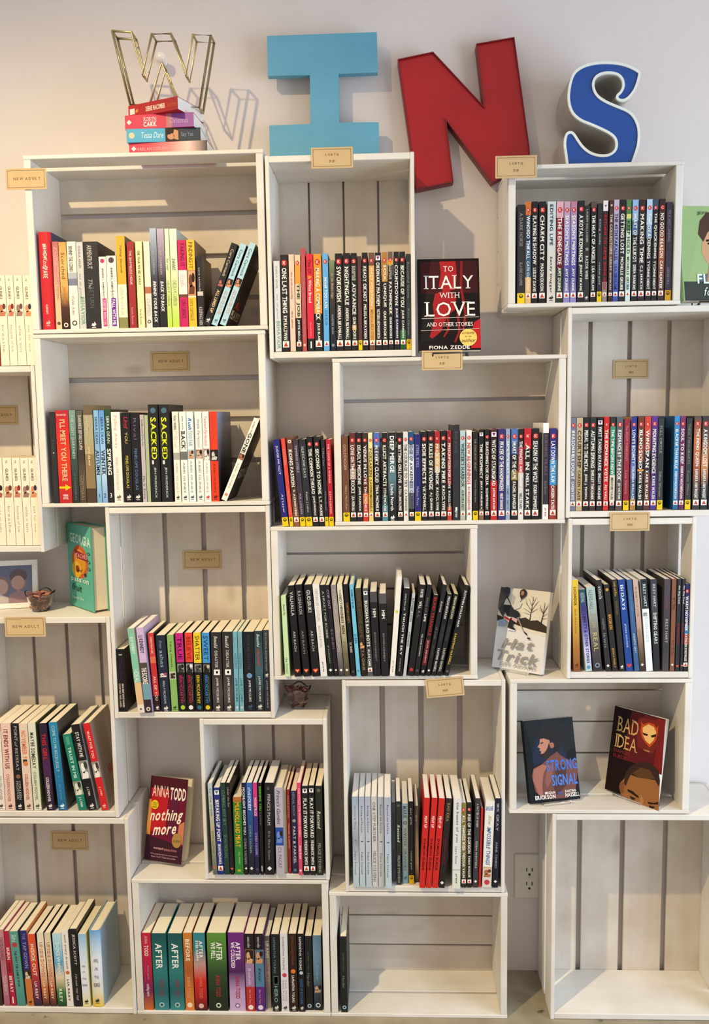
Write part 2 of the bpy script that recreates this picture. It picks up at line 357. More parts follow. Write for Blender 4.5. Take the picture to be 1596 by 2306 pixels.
def emblem(root, e, w, h):
    k = e[0]; q = e[1:].split()
    if k == '*':      # round red badge with a letter
        c = float(q[1]) if len(q) > 1 else .083; r = min(w*.36, h*.034); bc = q[2] if len(q) > 2 else 'c8201f'
        b = poly_decal(root, 'spine_badge', circle_pts(0, h*(1-c), r, r*1.15, 16, .16), bc)
        V, P, _ = text_fit(q[0], 'n'); s = r*.6
        decal('spine_lettering', [(-s+2*s*x, h*(1-c)-s+2*s*y) for x, y in V], P, -.0004, ink('f6e6dc'), root)
    elif k == '^':    # white square with a red triangle
        c = float(q[0]) if q else .925; s = min(w*.40, .0075); z = h*(1-c)
        poly_decal(root, 'spine_emblem', [(-s, z-s), (s, z-s), (s, z+s), (-s, z+s)], 'f2eae2')
        poly_decal(root, 'spine_emblem', [(-s*.72, z-s*.7), (s*.72, z-s*.7), (0, z+s*.75)], q[1] if len(q) > 1 else 'b8402e', -.0004)
    elif k == 'v':    # white square, purple triangle, near the head
        c = .055; s = min(w*.36, .007); z = h*(1-c)
        poly_decal(root, 'spine_emblem', [(-s, z-s), (s, z-s), (s, z+s), (-s, z+s)], 'f2eef2')
        poly_decal(root, 'spine_emblem', [(-s*.75, z+s*.7), (s*.75, z+s*.7), (0, z-s*.75)], q[0] if q else '7a2060', -.0004)
    elif k == 'B':    # yellow foot block with a dark round mark
        z1 = h*.105; yc = q[0] if q else 'e2c31c'
        poly_decal(root, 'spine_emblem', [(-w/2, 0), (w/2, 0), (w/2, z1), (-w/2, z1)], yc)
        z = h*.075; r = w*.30
        poly_decal(root, 'spine_emblem', circle_pts(0, z, r, h*.019, 12), '4a3a18', -.0004)
        poly_decal(root, 'spine_emblem', circle_pts(0, z+h*.002, r*.6, h*.010, 10), yc, -.0006)
        poly_decal(root, 'spine_emblem', circle_pts(0, z-h*.003, r*.3, h*.007, 6), '4a3a18', -.0008)
    elif k == 'D':    # diamond
        c = float(q[0]) if q else .93; s = min(w*.3, .006); z = h*(1-c)
        poly_decal(root, 'spine_emblem', [(0, z-s), (s, z), (0, z+s), (-s, z)], q[1] if len(q) > 1 else 'e6e2dc')
    elif k == 'H':    # heart
        c = float(q[0]) if q else .935; s = min(w*.36, .008); z = h*(1-c)
        pts = [(0, z-s), (s*.9, z+s*.05), (s, z+s*.5), (s*.6, z+s*.85), (s*.2, z+s*.7), (0, z+s*.4), (-s*.2, z+s*.7), (-s*.6, z+s*.85), (-s, z+s*.5), (-s*.9, z+s*.05)]
        poly_decal(root, 'spine_emblem', pts, q[1] if len(q) > 1 else 'd8452c')
        poly_decal(root, 'spine_emblem', [(x*.5, (zz-z)*.5+z) for x, zz in pts], 'f0b080' if len(q) < 2 else q[1], -.0004)
    elif k == 'O':    # round mark
        c = float(q[0]); s = min(w*.3, .007); z = h*(1-c)
        poly_decal(root, 'spine_emblem', circle_pts(0, z, s, s, 12), q[1])
        if len(q) > 2: poly_decal(root, 'spine_emblem', circle_pts(0, z, s*.55, s*.55, 10), q[2], -.0004)
    elif k == 'L':    # little bird-like publisher mark: swoosh and bar
        c = float(q[0]) if q else .945; s = min(w*.28, .006); z = h*(1-c); cc = q[1] if len(q) > 1 else 'd8d4cc'
        poly_decal(root, 'spine_emblem', [(-s, z-s*.4), (s*.2, z-s*.7), (s, z), (s*.3, z+s*1.2), (s*.1, z+s*.2), (-s*.5, z+s*.6)], cc)
        poly_decal(root, 'spine_emblem', [(-s*.8, z-s*1.3), (s*.8, z-s*1.3), (s*.8, z-s), (-s*.8, z-s)], cc)
    elif k == 'K':    # block a b colour [c0 c1]
        a, b = float(q[0]), float(q[1]); c0 = float(q[3]) if len(q) > 3 else 0; c1 = float(q[4]) if len(q) > 4 else 1
        poly_decal(root, 'spine_block', [(w*(c0-.5), h*(1-b)), (w*(c1-.5), h*(1-b)), (w*(c1-.5), h*(1-a)), (w*(c0-.5), h*(1-a))], q[2], -.00015)
    elif k == 'P':    # little photo panel a b dark light: a few soft shapes
        a, b = float(q[0]), float(q[1]); z0, z1 = h*(1-b), h*(1-a); rnd = random.Random(int(a*100+w*1e5))
        m0 = .46
        poly_decal(root, 'spine_picture', [(-w*m0, z0), (w*m0, z0), (w*m0, z1), (-w*m0, z1)], q[2], -.00015)
        hh = (z1-z0)
        poly_decal(root, 'spine_picture', circle_pts(-w*.12, z0+hh*.58, w*.24, hh*.30, 9), q[3], -.00025)
        poly_decal(root, 'spine_picture', [(-w*.40, z0), (w*.30, z0), (w*.40, z0+hh*.30), (w*.05, z0+hh*.42), (-w*.30, z0+hh*.34)], q[3], -.00025)
        poly_decal(root, 'spine_picture', circle_pts(w*.22, z0+hh*.72, w*.20, hh*.22, 9), q[4] if len(q) > 4 else '2a2220', -.00035)
    elif k == 'T':    # upright figure
        c = float(q[0]); z = h*(1-c); s = w*.34; V, P, asp = text_fit(q[1], 'n'); sw = s*min(1, asp)
        decal('spine_number', [(-sw+2*sw*x, z-s*1.2+2.4*s*y) for x, y in V], P, -.0004, ink(q[2]), root)
    elif k == 'A':    # arrow across the spine
        c = float(q[0]); z = h*(1-c); s = h*.034
        poly_decal(root, 'spine_arrow', [(-w*.46, z-s*.35), (0, z-s*.35), (0, z-s), (w*.46, z), (0, z+s), (0, z+s*.35), (-w*.46, z+s*.35)], q[1])

LOG = []
def book_geo(root, w, h, d, col, side, page, hard=False, elems=(), top_gap=.0008, flap=None):
    t = .0028 if hard else .0007
    sm = mat(col, .45, 0, .35); cm = mat(side or spec_cols(col)[-1], .45, 0, .35)
    V, Fc, fm = [], [], []
    def add(bx, mi):
        b = len(V); V.extend(boxv(*bx)); Fc.extend([tuple(i+b for i in f) for f in BOXF]); fm.extend([mi]*6)
    if hard:   # rounded back
        n = 6; pts = []
        for k in range(n+1):
            a = math.pi*(k/n); pts.append((-w/2*math.cos(a), .006-.006*math.sin(a)))
        b = len(V)
        for x, y in pts: V += [(x, y, 0), (x, y, h)]
        for k in range(n): Fc.append((b+2*k, b+2*k+2, b+2*k+3, b+2*k+1)); fm.append(0)
        for x, y in pts: V += [(x*.9, y+.002, 0), (x*.9, y+.002, h)]
        c = b+2*(n+1)
        for k in range(n):
            Fc.append((c+2*k, c+2*k+1, c+2*k+3, c+2*k+2)); fm.append(0)
            Fc.append((b+2*k+1, b+2*k+3, c+2*k+3, c+2*k+1)); fm.append(0)
        add((-w/2, -w/2+t, .006, d, 0, h), 1); add((w/2-t, w/2, .006, d, 0, h), 1)
        pg = (-w/2+t+.0002, w/2-t-.0002, .008, d-.004, .003, h-.004)
    else:
        add((-w/2, w/2, 0, t, 0, h), 0); add((-w/2, -w/2+t, t, d, 0, h), 1); add((w/2-t, w/2, t, d, 0, h), 1)
        pg = (-w/2+t+.0001, w/2-t-.0001, t+.0002, d-.0008, .0006, h-top_gap)
    cov = mesh_obj('cover', V, Fc, [sm, cm], root, fm=fm)
    box('page_block', *pg, page, root)
    if flap:
        ang, fc = flap; f = box('front_cover', 0, .0007, 0, d, 0, h, mat(fc, .45, 0, .35), root); f.location = (w/2+.0001, .0005, 0); f.rotation_euler.z = -R(ang)
    tcol = None; ti = 0
    for e in elems:
        if e[0] == 'C':
            q = e[2:].split(';'); a, b, c, dd, txt = q[0].split(' ', 4)
            VV, PP, _ = text_fit(txt, q[2] if len(q) > 2 else 's'); a, b, c, dd = float(a), float(b), float(c), float(dd)
            mesh_obj('cover_lettering', [(w/2+.0003, d*(a+(b-a)*x), h*(c+(dd-c)*y)) for x, y in VV], PP, ink(q[1]), cov)
            continue
        if e[0] in '.01':
            c = spine_text(cov, e, w, h, ti); ti += 1
            tcol = tcol or c
        else: emblem(cov, e, w, h)
    return tcol
def row(key, books, yb, place, anchor, group, fz=None, y=None, page=None, kind='paperback'):
    """one row of books standing on a board; measurements read off the photo, turned into real sizes"""
    fz = CRATES[key]['fl'] if fz is None else fz; y0 = FRONT+.004 if y is None else y
    n_ = len(books)
    for i, b in enumerate(books):
        x0, x1, yt, col, el = b[:5]; o = b[5] if len(b) > 5 else {}
        Y = y0+o.get('rec', 0)
        ybb = yb+o.get('dy', 0)
        A, B = at(x0, ybb, Y), at(x1, ybb, Y)
        T = at(o.get('xt', (x0+x1)/2), yt, Y)
        hv = T.z-fz
        phi = math.atan2(T.x-A.x, hv) if 'xt' in o else 0
        if abs(phi) < R(.5): phi = 0
        w = (B.x-A.x)*math.cos(phi)-.0005
        h = hv/math.cos(phi) - (w*math.sin(phi) if phi > 0 else 0)*.5
        d = o.get('d', min(.148, h*.655)); hard = o.get('hard', False)
        kn = 'hardcover_book' if hard else 'paperback_book'
        xc = (A.x+B.x)/2; tl = h*math.sin(phi); half = w/2*math.cos(phi)
        lo = xc-half+min(0, tl); hi = xc+half+max(0, tl)
        if key in CRATES and fz == CRATES[key]['fl']:
            L0, L1 = CRATES[key]['ix']
            if lo < L0+.0004: xc += L0+.0004-lo
            elif hi > L1-.0004: xc -= hi-L1+.0004
        root = empty(kn, (xc, Y, fz+.0003+w/2*abs(math.sin(phi))), (0, phi, 0))
        if 'yaw' in o: root.rotation_euler.z = R(o['yaw'])
        tc = book_geo(root, w, h, d, col, o.get('side'), o.get('page', page) or PAGE_C, hard, el, flap=o.get('flap'))
        cs = spec_cols(col); cn = o.get('cn') or cname(cs[len(cs)//2] if '>' in col else cs[0])
        tn = o.get('tn') or (cname(tc) if tc else None)
        hy = lambda q: q.replace(' ', '-'); cn = hy(cn); tn = hy(tn) if tn else tn
        lab = (cn + ' spine' if i else anchor) + (', %s title' % tn if tn else ', no lettering') + ', ' + (('%s in row from the %s' % (ORD[i], anchor)) if i else 'starting the row') + ', ' + place
        lab = o.get('lab', lab)
        tag(root, lab, 'book', group); LOG.append(len(lab.split()))

K1 = '1b191b'
def bsb(x0, x1, yt, col, ti, au, sp=.58, tc='f0ece2', ac=None, bd='R', a0=.135, e=.885, extra=(), **o):
    el = list(extra)
    if bd in ('R', 'S', 'C'): el.append('*'+bd)
    elif bd == 'v': el.append('v')
    elif bd: el.append(bd)
    el += ['%g %g %s;%s;S;.2;.78' % (a0, sp, ti, tc), '%g %g %s;%s;S;.26;.72' % (sp+.025, e, au, ac or tc), '^']
    return (x0, x1, yt, col, el, o)
def bel(x0, x1, yt, col, ti, au, a, b, c, d, tc='c8c4bc', st='n', yc='e2c31c', **o):
    return (x0, x1, yt, col, ['%g %g %s;%s;%s;.28;.7' % (a, b, ti, tc, st), '%g %g %s;%s;%s;.3;.68' % (c, d, au, tc, st), 'B '+yc], o)

# ------------------------------------------------------------------ rows of books
DK = '2a2623'
row('A', [
 (95, 124, 522, 'c4202a', ['.12 .3 #HEIR;ecd8cc;S;.3;.68', '.3 .35 to;ecd8cc;i;.36;.62', '.35 .47 SPARE;ecd8cc;S;.3;.68', '.74 .84 ALBRIGHT;e8c8c0;s;.38;.56', 'L .93 e0a8a0'], dict(hard=True, side='1d2c5c', d=.145)),
 (127, 140, 544, 'b4666a>d88a82>d8b48c>e2c298', ['.06 .3 Dahlia;d8a8a0;i', '.4 .66 JUST VISITING;b89068;n', 'O .93 5a4a38'], {}),
 (141, 158, 545, 'd69850>e6b268>dca45c>4a241c>2c1512', ['.12 .42 Scorched;6a3e20;l;.25;.75', '.5 .72 Jennifer;b87c3c;i', 'O .95 e8dcc8 2c1512'], {}),
 (159, 179, 544, 'efe8d6|.35|aab0bc|.42|777c90|.5|d8d8dc|.54|f0e9d8', ['.05 .34 BEHIND THE SCENES;5a4e48;S;.22;.6', '.62 .84 Dahlia Adler;8a8084;i;.3;.6', 'O .93 4a463e efe8d6'], {}),
 (180, 195, 545, 'c6c7c6', ['.05 .3 DAHLIA ADLER;6a6c6c;l;.3;.62', '.36 .64 out on good;8a90a0;i;.2;.6', '.63 .95 BEHAVIOR;6fa486;s;.3;.9'], dict(tn='grey')),
 (196, 228, 544, '262427', ['.04 .31 ARMENTROUT;b8b4b0;s;.25;.58', '.43 .54 The;a8a4a4;i;.25;.55', '.52 .76 RETURN;5a5c60;l;.3;.62', 'L .95 e8e4e0'], dict(side='1e1c1f')),
 (229, 245, 578, 'f2e6da', ['.16 .58 JENNIFER L. ARMENTROUT;4a3a3c;s;.35;.62', 'K .58 .97 d8287c .3 .85', '.6 .95 FOREVER WITH YOU;f6d4e0;s;.4;.74', 'O .06 c83068'], {}),
 (246, 268, 576, 'f4e9dd', ['.16 .58 JENNIFER L. ARMENTROUT;3a3034;s;.35;.6', 'K .58 .97 6a2894 .34 .82', '.6 .95 FALL WITH ME;f0e4f0;s;.42;.74', 'O .06 5a4058'], {}),
 (269, 289, 531, 'd6a832|.52|e9e3cb|.88|8a8450', ['.1 .4 Taking Seconds;6a4e18;i;.35;.65', '.55 .85 dakota;c8c4a4;i;.3;.7'], dict(side='6a5c48', tn='brown')),
 (293, 308, 544, '9c2530', ['.1 .5 THE SHAMELESS HOUR;e8c4b8;S;.3;.68', '.76 .96 Sarina Bowen;d8a0a0;n;.3;.65'], dict(side='b08a3c')),
 (312, 327, 544, 'efe2ae', ['.1 .5 THE YEAR WE HID AWAY;4a4238;S;.3;.62', '.78 .96 Sarina Bowen;5a5244;l;.3;.6'], dict(side='c0a050')),
 (330, 344, 544, 'dedacb|.52|b06a48|.6|d9d5ca', ['.66 .86 CLIPPED;b8b4ac;l', 'O .93 3a3836 d9d5ca'], {}),
 (345, 360, 514, 'aebdd0>7c8496>3c3e4c>22242c>1c1e26', ['.12 .46 CHELSEA CAMERON;a8acb8;l;.3;.6', '.53 .95 BEHIND YOUR BACK;f0ecec;I;.28;.72'], {}),
 (361, 377, 515, 'bcacc0>8c7f92>3a3540>1e1c24>1b1a22', ['.12 .46 CHELSEA CAMERON;c0b4c0;l;.3;.6', '.53 .84 BACK TO BACK;f0ecec;I;.28;.72'], {}),
 (378, 388, 515, 'dbe8cc>d8e4b8>cbdd88>b4d440', ['.3 .42 for real;4a5a3c;i', '.52 .78 CHELSEA M. CAMERON;8a9a5c;l'], {}),
 (389, 405, 515, 'dfe9d2>dbe6c4>cfe090>b6d644', ['.3 .42 sweet;4a5a3c;i', '.52 .78 CHELSEA M. CAMERON;8a9a5c;l'], dict(side='aebcc0', cn='pale lime')),
 (406, 425, 541, 'c41c5c|.34|eadfda|.62|6a4030|.655|c41c5c', ['.04 .3 FAKING IT;5c1030;l;.3;.8', '.39 .53 Stella;d8c4c0;i', '.68 .9 CORA CARMACK;7a1440;l'], {}),
 (426, 444, 540, 'ecb835|.34|c08a64|.64|e8d8b4|.66|ecb835', ['.03 .33 FINDING IT;5a4210;l;.25;.75', 'P .36 .62 d0a078 6a3c28', '.68 .93 cora carmack;8a6a18;l'], dict(side='6b5040')),
 (447, 460, 577, '1d1b26', ['.16 .5 cora carmack;c8c0b0;l;.3;.66', '.72 .98 KEEPING HER;b8b0a8;s', 'K .5 .56 c8c0b8', ], dict(side='5a4230')),
 (457, 473, 549, '1c1b20', ['.07 .4 Cora Carmack;d8c8a0;l;.3;.74', 'P .44 .52 3a2c34 b06a58', '.56 .84 ALL LINED UP;e8c888;S;.3;.75', 'L .93'], dict(xt=521, side='17161a')),
 (475, 490, 550, 'a9cfdc', ['.07 .4 Cora Carmack;2a3a48;l;.3;.74', 'P .43 .53 3a2420 c88a64', '.57 .86 ALL BROKE DOWN;d0a49c;S;.3;.75', 'L .94 5a7480'], dict(xt=542, side='241a18')),
 (494, 509, 548, 'abd0dc', ['.07 .4 Cora Carmack;2a3a48;l;.3;.74', 'P .43 .53 3a2420 c88a64', '.57 .86 ALL PLAYED OUT;d0a49c;S;.3;.75', 'L .94 5a7480', 'C .2 .6 .24 .33 ALL;c83c34;S', 'C .08 .9 .11 .21 PLAYED;c8b494;S'], dict(xt=563, side='1e1614')),
], 740, 'below wire W', 'red hardback', 'books in the crate below the wire W')

row('B', [
 (120, 133, 928, '2a2a2b', ['.3 .5 BARRON;4c4c4e;l;.3;.66', '.66 .92 C. CONTRERAS;4a4a4c;l;.34;.62', 'K .44 .45 e8e4dc .4 .6'], dict(tn='grey')),
 (134, 163, 924, 'b42530>cf2a26>d2381f>cc2a24>b02424', ['.1 .76 I\'LL MEET YOU THERE;e0c090;s;.32;.72', '.04 .06 DEMETRIOS;e8b8a8;s;.1;.85', 'A .83 e2c21c', '.905 .93 HENRY;f0e4e0;s;.3;.7', '.935 .96 HOLT;f0e4e0;s;.3;.7'], {}),
 (164, 179, 924, '7d9a90>64837a>3a4e4a>2b3836>262c2a', ['.05 .52 THE LIGHT DARKNESS;a8bcb4;s;.3;.7', '.68 .97 C CONTRERAS;6a7a74;l;.34;.66'], {}),
 (180, 195, 925, '5a5a50>35322e>3c352c>5c4d3c>4a3c2c', ['.05 .42 DARKNESS BEFORE DAWN;c8c4b8;s;.3;.78', '.7 .97 CONTRERAS;8a8070;l'], {}),
 (196, 217, 912, '6a5c48|.1|a8a080|.4|a89870|.5|8c7650|.85|4a3a2a', ['.12 .3 FRACTURED;c8c0a4;S;.2;.5', '.42 .62 mid dawn;d8d0b4;S;.35;.62'], dict(side='8a7a5c', tn='cream')),
 (219, 230, 924, '86b8dc>7aaad8>a0c8e4>74a6cc', ['.07 .36 SIERRA DEAN;1c2c4c;l;.25;.75', '.42 .7 AUTUMN;16243c;S;.15;.85', 'T .92 1 10182c'], {}),
 (231, 243, 924, '5c94d4>8cbce8>b4d4ee>7aa4d4', ['.07 .36 SIERRA DEAN;1c2c4c;l;.25;.75', '.42 .7 WINTER;16243c;S;.15;.85', 'T .92 2 10182c'], {}),
 (244, 257, 922, '23502c>1a2a20>17191a>1c1a18', ['.07 .36 SIERRA DEAN;e0e8e4;l;.25;.75', '.42 .7 SPRING;e8ece8;S;.15;.85', 'T .92 3 f0f0ec'], {}),
 (258, 278, 928, 'f4e6de', ['.04 .4 Falling Away;dca8a8;l;.25;.65', '.5 .86 PENELOPE DOUGLAS;d8a89c;l;.32;.58', 'L .94 6a5a54'], {}),
 (281, 300, 929, '161417', ['.05 .18 Until;c03040;i;.25;.75', '.22 .34 YOU;d8c86c;l;.3;.66', '.48 .84 PENELOPE DOUGLAS;e0cc4c;l;.3;.62', 'L .94'], {}),
 (301, 321, 929, '17151b', ['.06 .3 Rival;6a5a7c;l;.3;.66', '.4 .86 PENELOPE DOUGLAS;5c80b4;l;.3;.62', 'L .94'], {}),
 (322, 331, 934, 'b9b0b4', ['.05 .36 Spellbound Echo Fen;5a4e54;l', '.7 .96 Mia V. Evans;5a4e54;l'], {}),
 (332, 340, 935, 'a8b290', [], {}),
 (341, 363, 911, '1c1d1e', ['.13 .56 SACKED;d8e02c;S;.22;.78', 'O .06 4a6a7c', '.64 .96 JEN FREDERICK;c8d8d8;l;.36;.62', 'K .57 .61 d8d8d8 .2 .4'], {}),
 (365, 388, 911, '1b1b1d', ['.13 .56 SACKED;d8e02c;S;.2;.72', 'O .06 4a6a7c', '.64 .96 JEN FREDERICK;c8d8d8;l;.36;.62', 'K .57 .61 d8d8d8 .2 .4'], dict(side='202028')),
 (394, 408, 927, 'ece6d6|.45|a8a49a|.53|ebe6d8', ['.04 .2 YOU WERE;3a3634;s;.25;.62', '.2 .4 Mine;d8c4b4;i', '.56 .9 ABBI GLINES;c4beb0;l;.34;.62', 'L .95 3a3634'], {}),
 (410, 425, 927, 'e9ebe4|.44|6a6c66|.53|e9ebe4', ['.05 .2 when you\'re;3a3634;i;.3;.62', '.21 .42 BACK;1c1a1c;S;.2;.8', '.56 .9 ABBI GLINES;6a6a68;l;.34;.62', 'L .95 3a3634'], {}),
 (426, 441, 927, 'd9e6ea|.42|7ab0c0|.52|e4eaea', ['.07 .2 Rush;2c60a8;I;.25;.75', '.21 .38 TOO FAR;8098a0;l', 'P .42 .52 b0c4c8 c8906c 4a3024', '.54 .9 ABBI GLINES;8a9498;l;.34;.62', 'L .95 3a4a4c'], {}),
 (444, 460, 927, 'ece8e2', ['.08 .4 Simple Perfection;7890a8;i;.25;.7', 'P .42 .52 8a6a60 c8a894', '.54 .9 ABBI GLINES;8a8a8c;l;.34;.62', 'L .95 5a6a6c'], {}),
 (461, 476, 927, 'f2ebe5', ['.05 .38 Twisted Perfection;d8707c;i;.25;.7', 'P .41 .54 9a8078 e8dcd4', '.56 .9 ABBI GLINES;b8a8a4;l;.34;.62', 'L .95 c83040'], {}),
 (477, 494, 927, 'de3a1c|.42|1a1614|.545|dd3a1c', ['.05 .34 One More Chance;c04c34;i;.25;.7', 'P .43 .535 1c1818 c8c4c0', '.57 .9 ABBI GLINES;8a2a18;l;.34;.62', 'L .95 6a1c10'], dict(side='3a3c4c', flap=(2.5, '8a94b0>6a6a78>3c3438>2a2426'))),
 (497, 511, 943, 'efe9da', ['.04 .18 when I\'m;4a4440;i;.3;.6', '.18 .42 GONE;161416;S;.2;.8', 'P .43 .5 5a2c24 b87058', '.54 .85 ABBI GLINES;b4aca0;l;.34;.62', 'O .93 d88a7c', 'C .2 .95 .27 .39 GONE;a8a4a0;S', 'C .4 .8 .42 .47 when;8a8684;i'], dict(xt=572, side='1d1a1c', yaw=0)),
], 1122, 'second crate below W', 'dark-grey spine', 'books in the second crate below the wire W')

row('C', [
 (620, 634, 588, 'd0d0d2', ['.06 .3 DAHLIA ADLER;8a8c90;l;.3;.62', '.36 .64 out on good;9a9ca4;i;.3;.66', '.66 .97 BEHAVIOR;78a888;s;.3;.9'], dict(page=PAGE_W)),
 bsb(635, 653, 574, K1, 'ONE LAST THING', 'KIM BALDWIN', .6),
 (654, 666, 573, 'eec2ae', ['.18 .46 that certain something;6a4038;i;.25;.7', '.58 .76 clare ashton;6a4038;i;.3;.66'], {}),
 (667, 680, 574, 'd8c4a0|.1|d9963f|.3|d6c7a6|.65|1b191b', ['*R', '.3 .64 THE JOB;241a14;S;.2;.8', '.67 .9 JOYE BELLE;f0ece2;S;.28;.72', '^'], dict(cn='tan-and-black')),
 (681, 691, 559, 'b24c50', ['.1 .56 Courtship and White Weddings;c88080;n', '.68 .86 Lily Hoang;c88080;n', 'O .94 e0b8b0'], {}),
 (693, 708, 572, 'd6233b|.87|1b1a1c', ['.06 .2 One Of;3a1420;l', '.22 .26 &;d8a030;S', '.26 .5 White Bread;f0d8d4;S;.28;.75', '.7 .86 Georgia Beers;e0b0b0;l;.36;.62', 'K .9 .97 f0ece8 .42 .6'], {}),
 (709, 727, 572, 'd98f2c|.61|1b191b', ['*R', '.14 .68 MAKING A COMEBACK;f2ead8;S;.22;.78', '.71 .9 JULIE BLAIR;f0ece2;S;.3;.7', '^'], dict(cn='orange-and-black')),
 (729, 742, 571, '5fa5db', ['*R', '.24 .56 NEVER TOO LATE;e8f0f4;S;.24;.76', '.58 .74 JULIE BLAIR;3a648c;n;.3;.7', '^'], dict(side='16181c')),
 (744, 756, 586, '7a8c68>4a3c34>33302e>1a2430>131d2c', ['.14 .42 At the Blade\'s Edge;b8b0a0;i', '.6 .82 HARPER BLISS;8a9098;s;.3;.68', 'O .94 7a8084'], {}),
 bsb(757, 774, 571, K1, 'SWORDFISH', 'ANDREA BRAMHALL', .5),
 bsb(775, 791, 570, K1, 'NIGHTINGALE', 'ANDREA BRAMHALL', .53),
 bsb(792, 806, 570, K1, 'ADVANCE', 'GUN BROOKE', .63, bd='S', a0=.3, extra=['.13 .28 EXODUS;d8d4cc;S;.5;.75', '.13 .28 BOOK ONE;d8d4cc;S;.2;.45', 'K .74 .79 c8902c .1 .8'], cn='black', tn='white'),
 bel(807, 816, 577, '56332f', 'HEARTSTEEL', 'ANGIE JACKSON', .14, .42, .55, .8, '8a5a4c'),
 bsb(817, 830, 569, '1d1719', 'READY OR NOT', 'MELISSA BRAYDEN', .5),
 (832, 845, 569, '6b4a38|.13|d8a45e|.92|6b4a38', ['*R', '.15 .55 FIRST POSITION;f0dcb8;S;.26;.74', '.58 .9 MELISSA BRAYDEN;a87c48;S;.28;.72', '^'], dict(cn='tan')),
 bsb(846, 860, 569, K1, 'ORDINARY MAYHEM', 'VICTORIA BROWNWORTH', .55, bd='v', a0=.1),
 (861, 874, 568, 'a87838|.16|b8863c|.3|1b191b', ['*R', '.13 .56 SOUL UNIQUE;f4eedc;S;.2;.8', '.6 .89 GUN BROOKE;f0ece2;S;.28;.72', '^'], dict(cn='ochre-and-black')),
 bsb(875, 886, 567, '6a5448|.08|d8982c|.13|1f1d22', 'PATHFINDER', 'GUN BROOKE', .64, bd='S', a0=.3, extra=['.13 .28 EXODUS;d8d4cc;S;.5;.75', '.13 .28 BOOK TWO;d8d4cc;S;.2;.45'], cn='charcoal', tn='white'),
 bsb(888, 900, 567, '19171a>17171c>181b2c>1b1f40>191718', 'COUNTDOWN', 'JULIE CANNON', .55),
 bsb(901, 914, 567, '1b191b|.8|2f6a34|.9|1f5028', 'BECAUSE OF YOU', 'JULIE CANNON', .57),
 bel(915, 926, 572, '2e3238', 'Beautiful Game', 'Kate Christie', .08, .46, .57, .85, '8a9094', 'n', 'd8b01c'),
], 778, 'below blue I', 'pale grey spine', 'books in the crate below the blue I', page=PAGE_W)

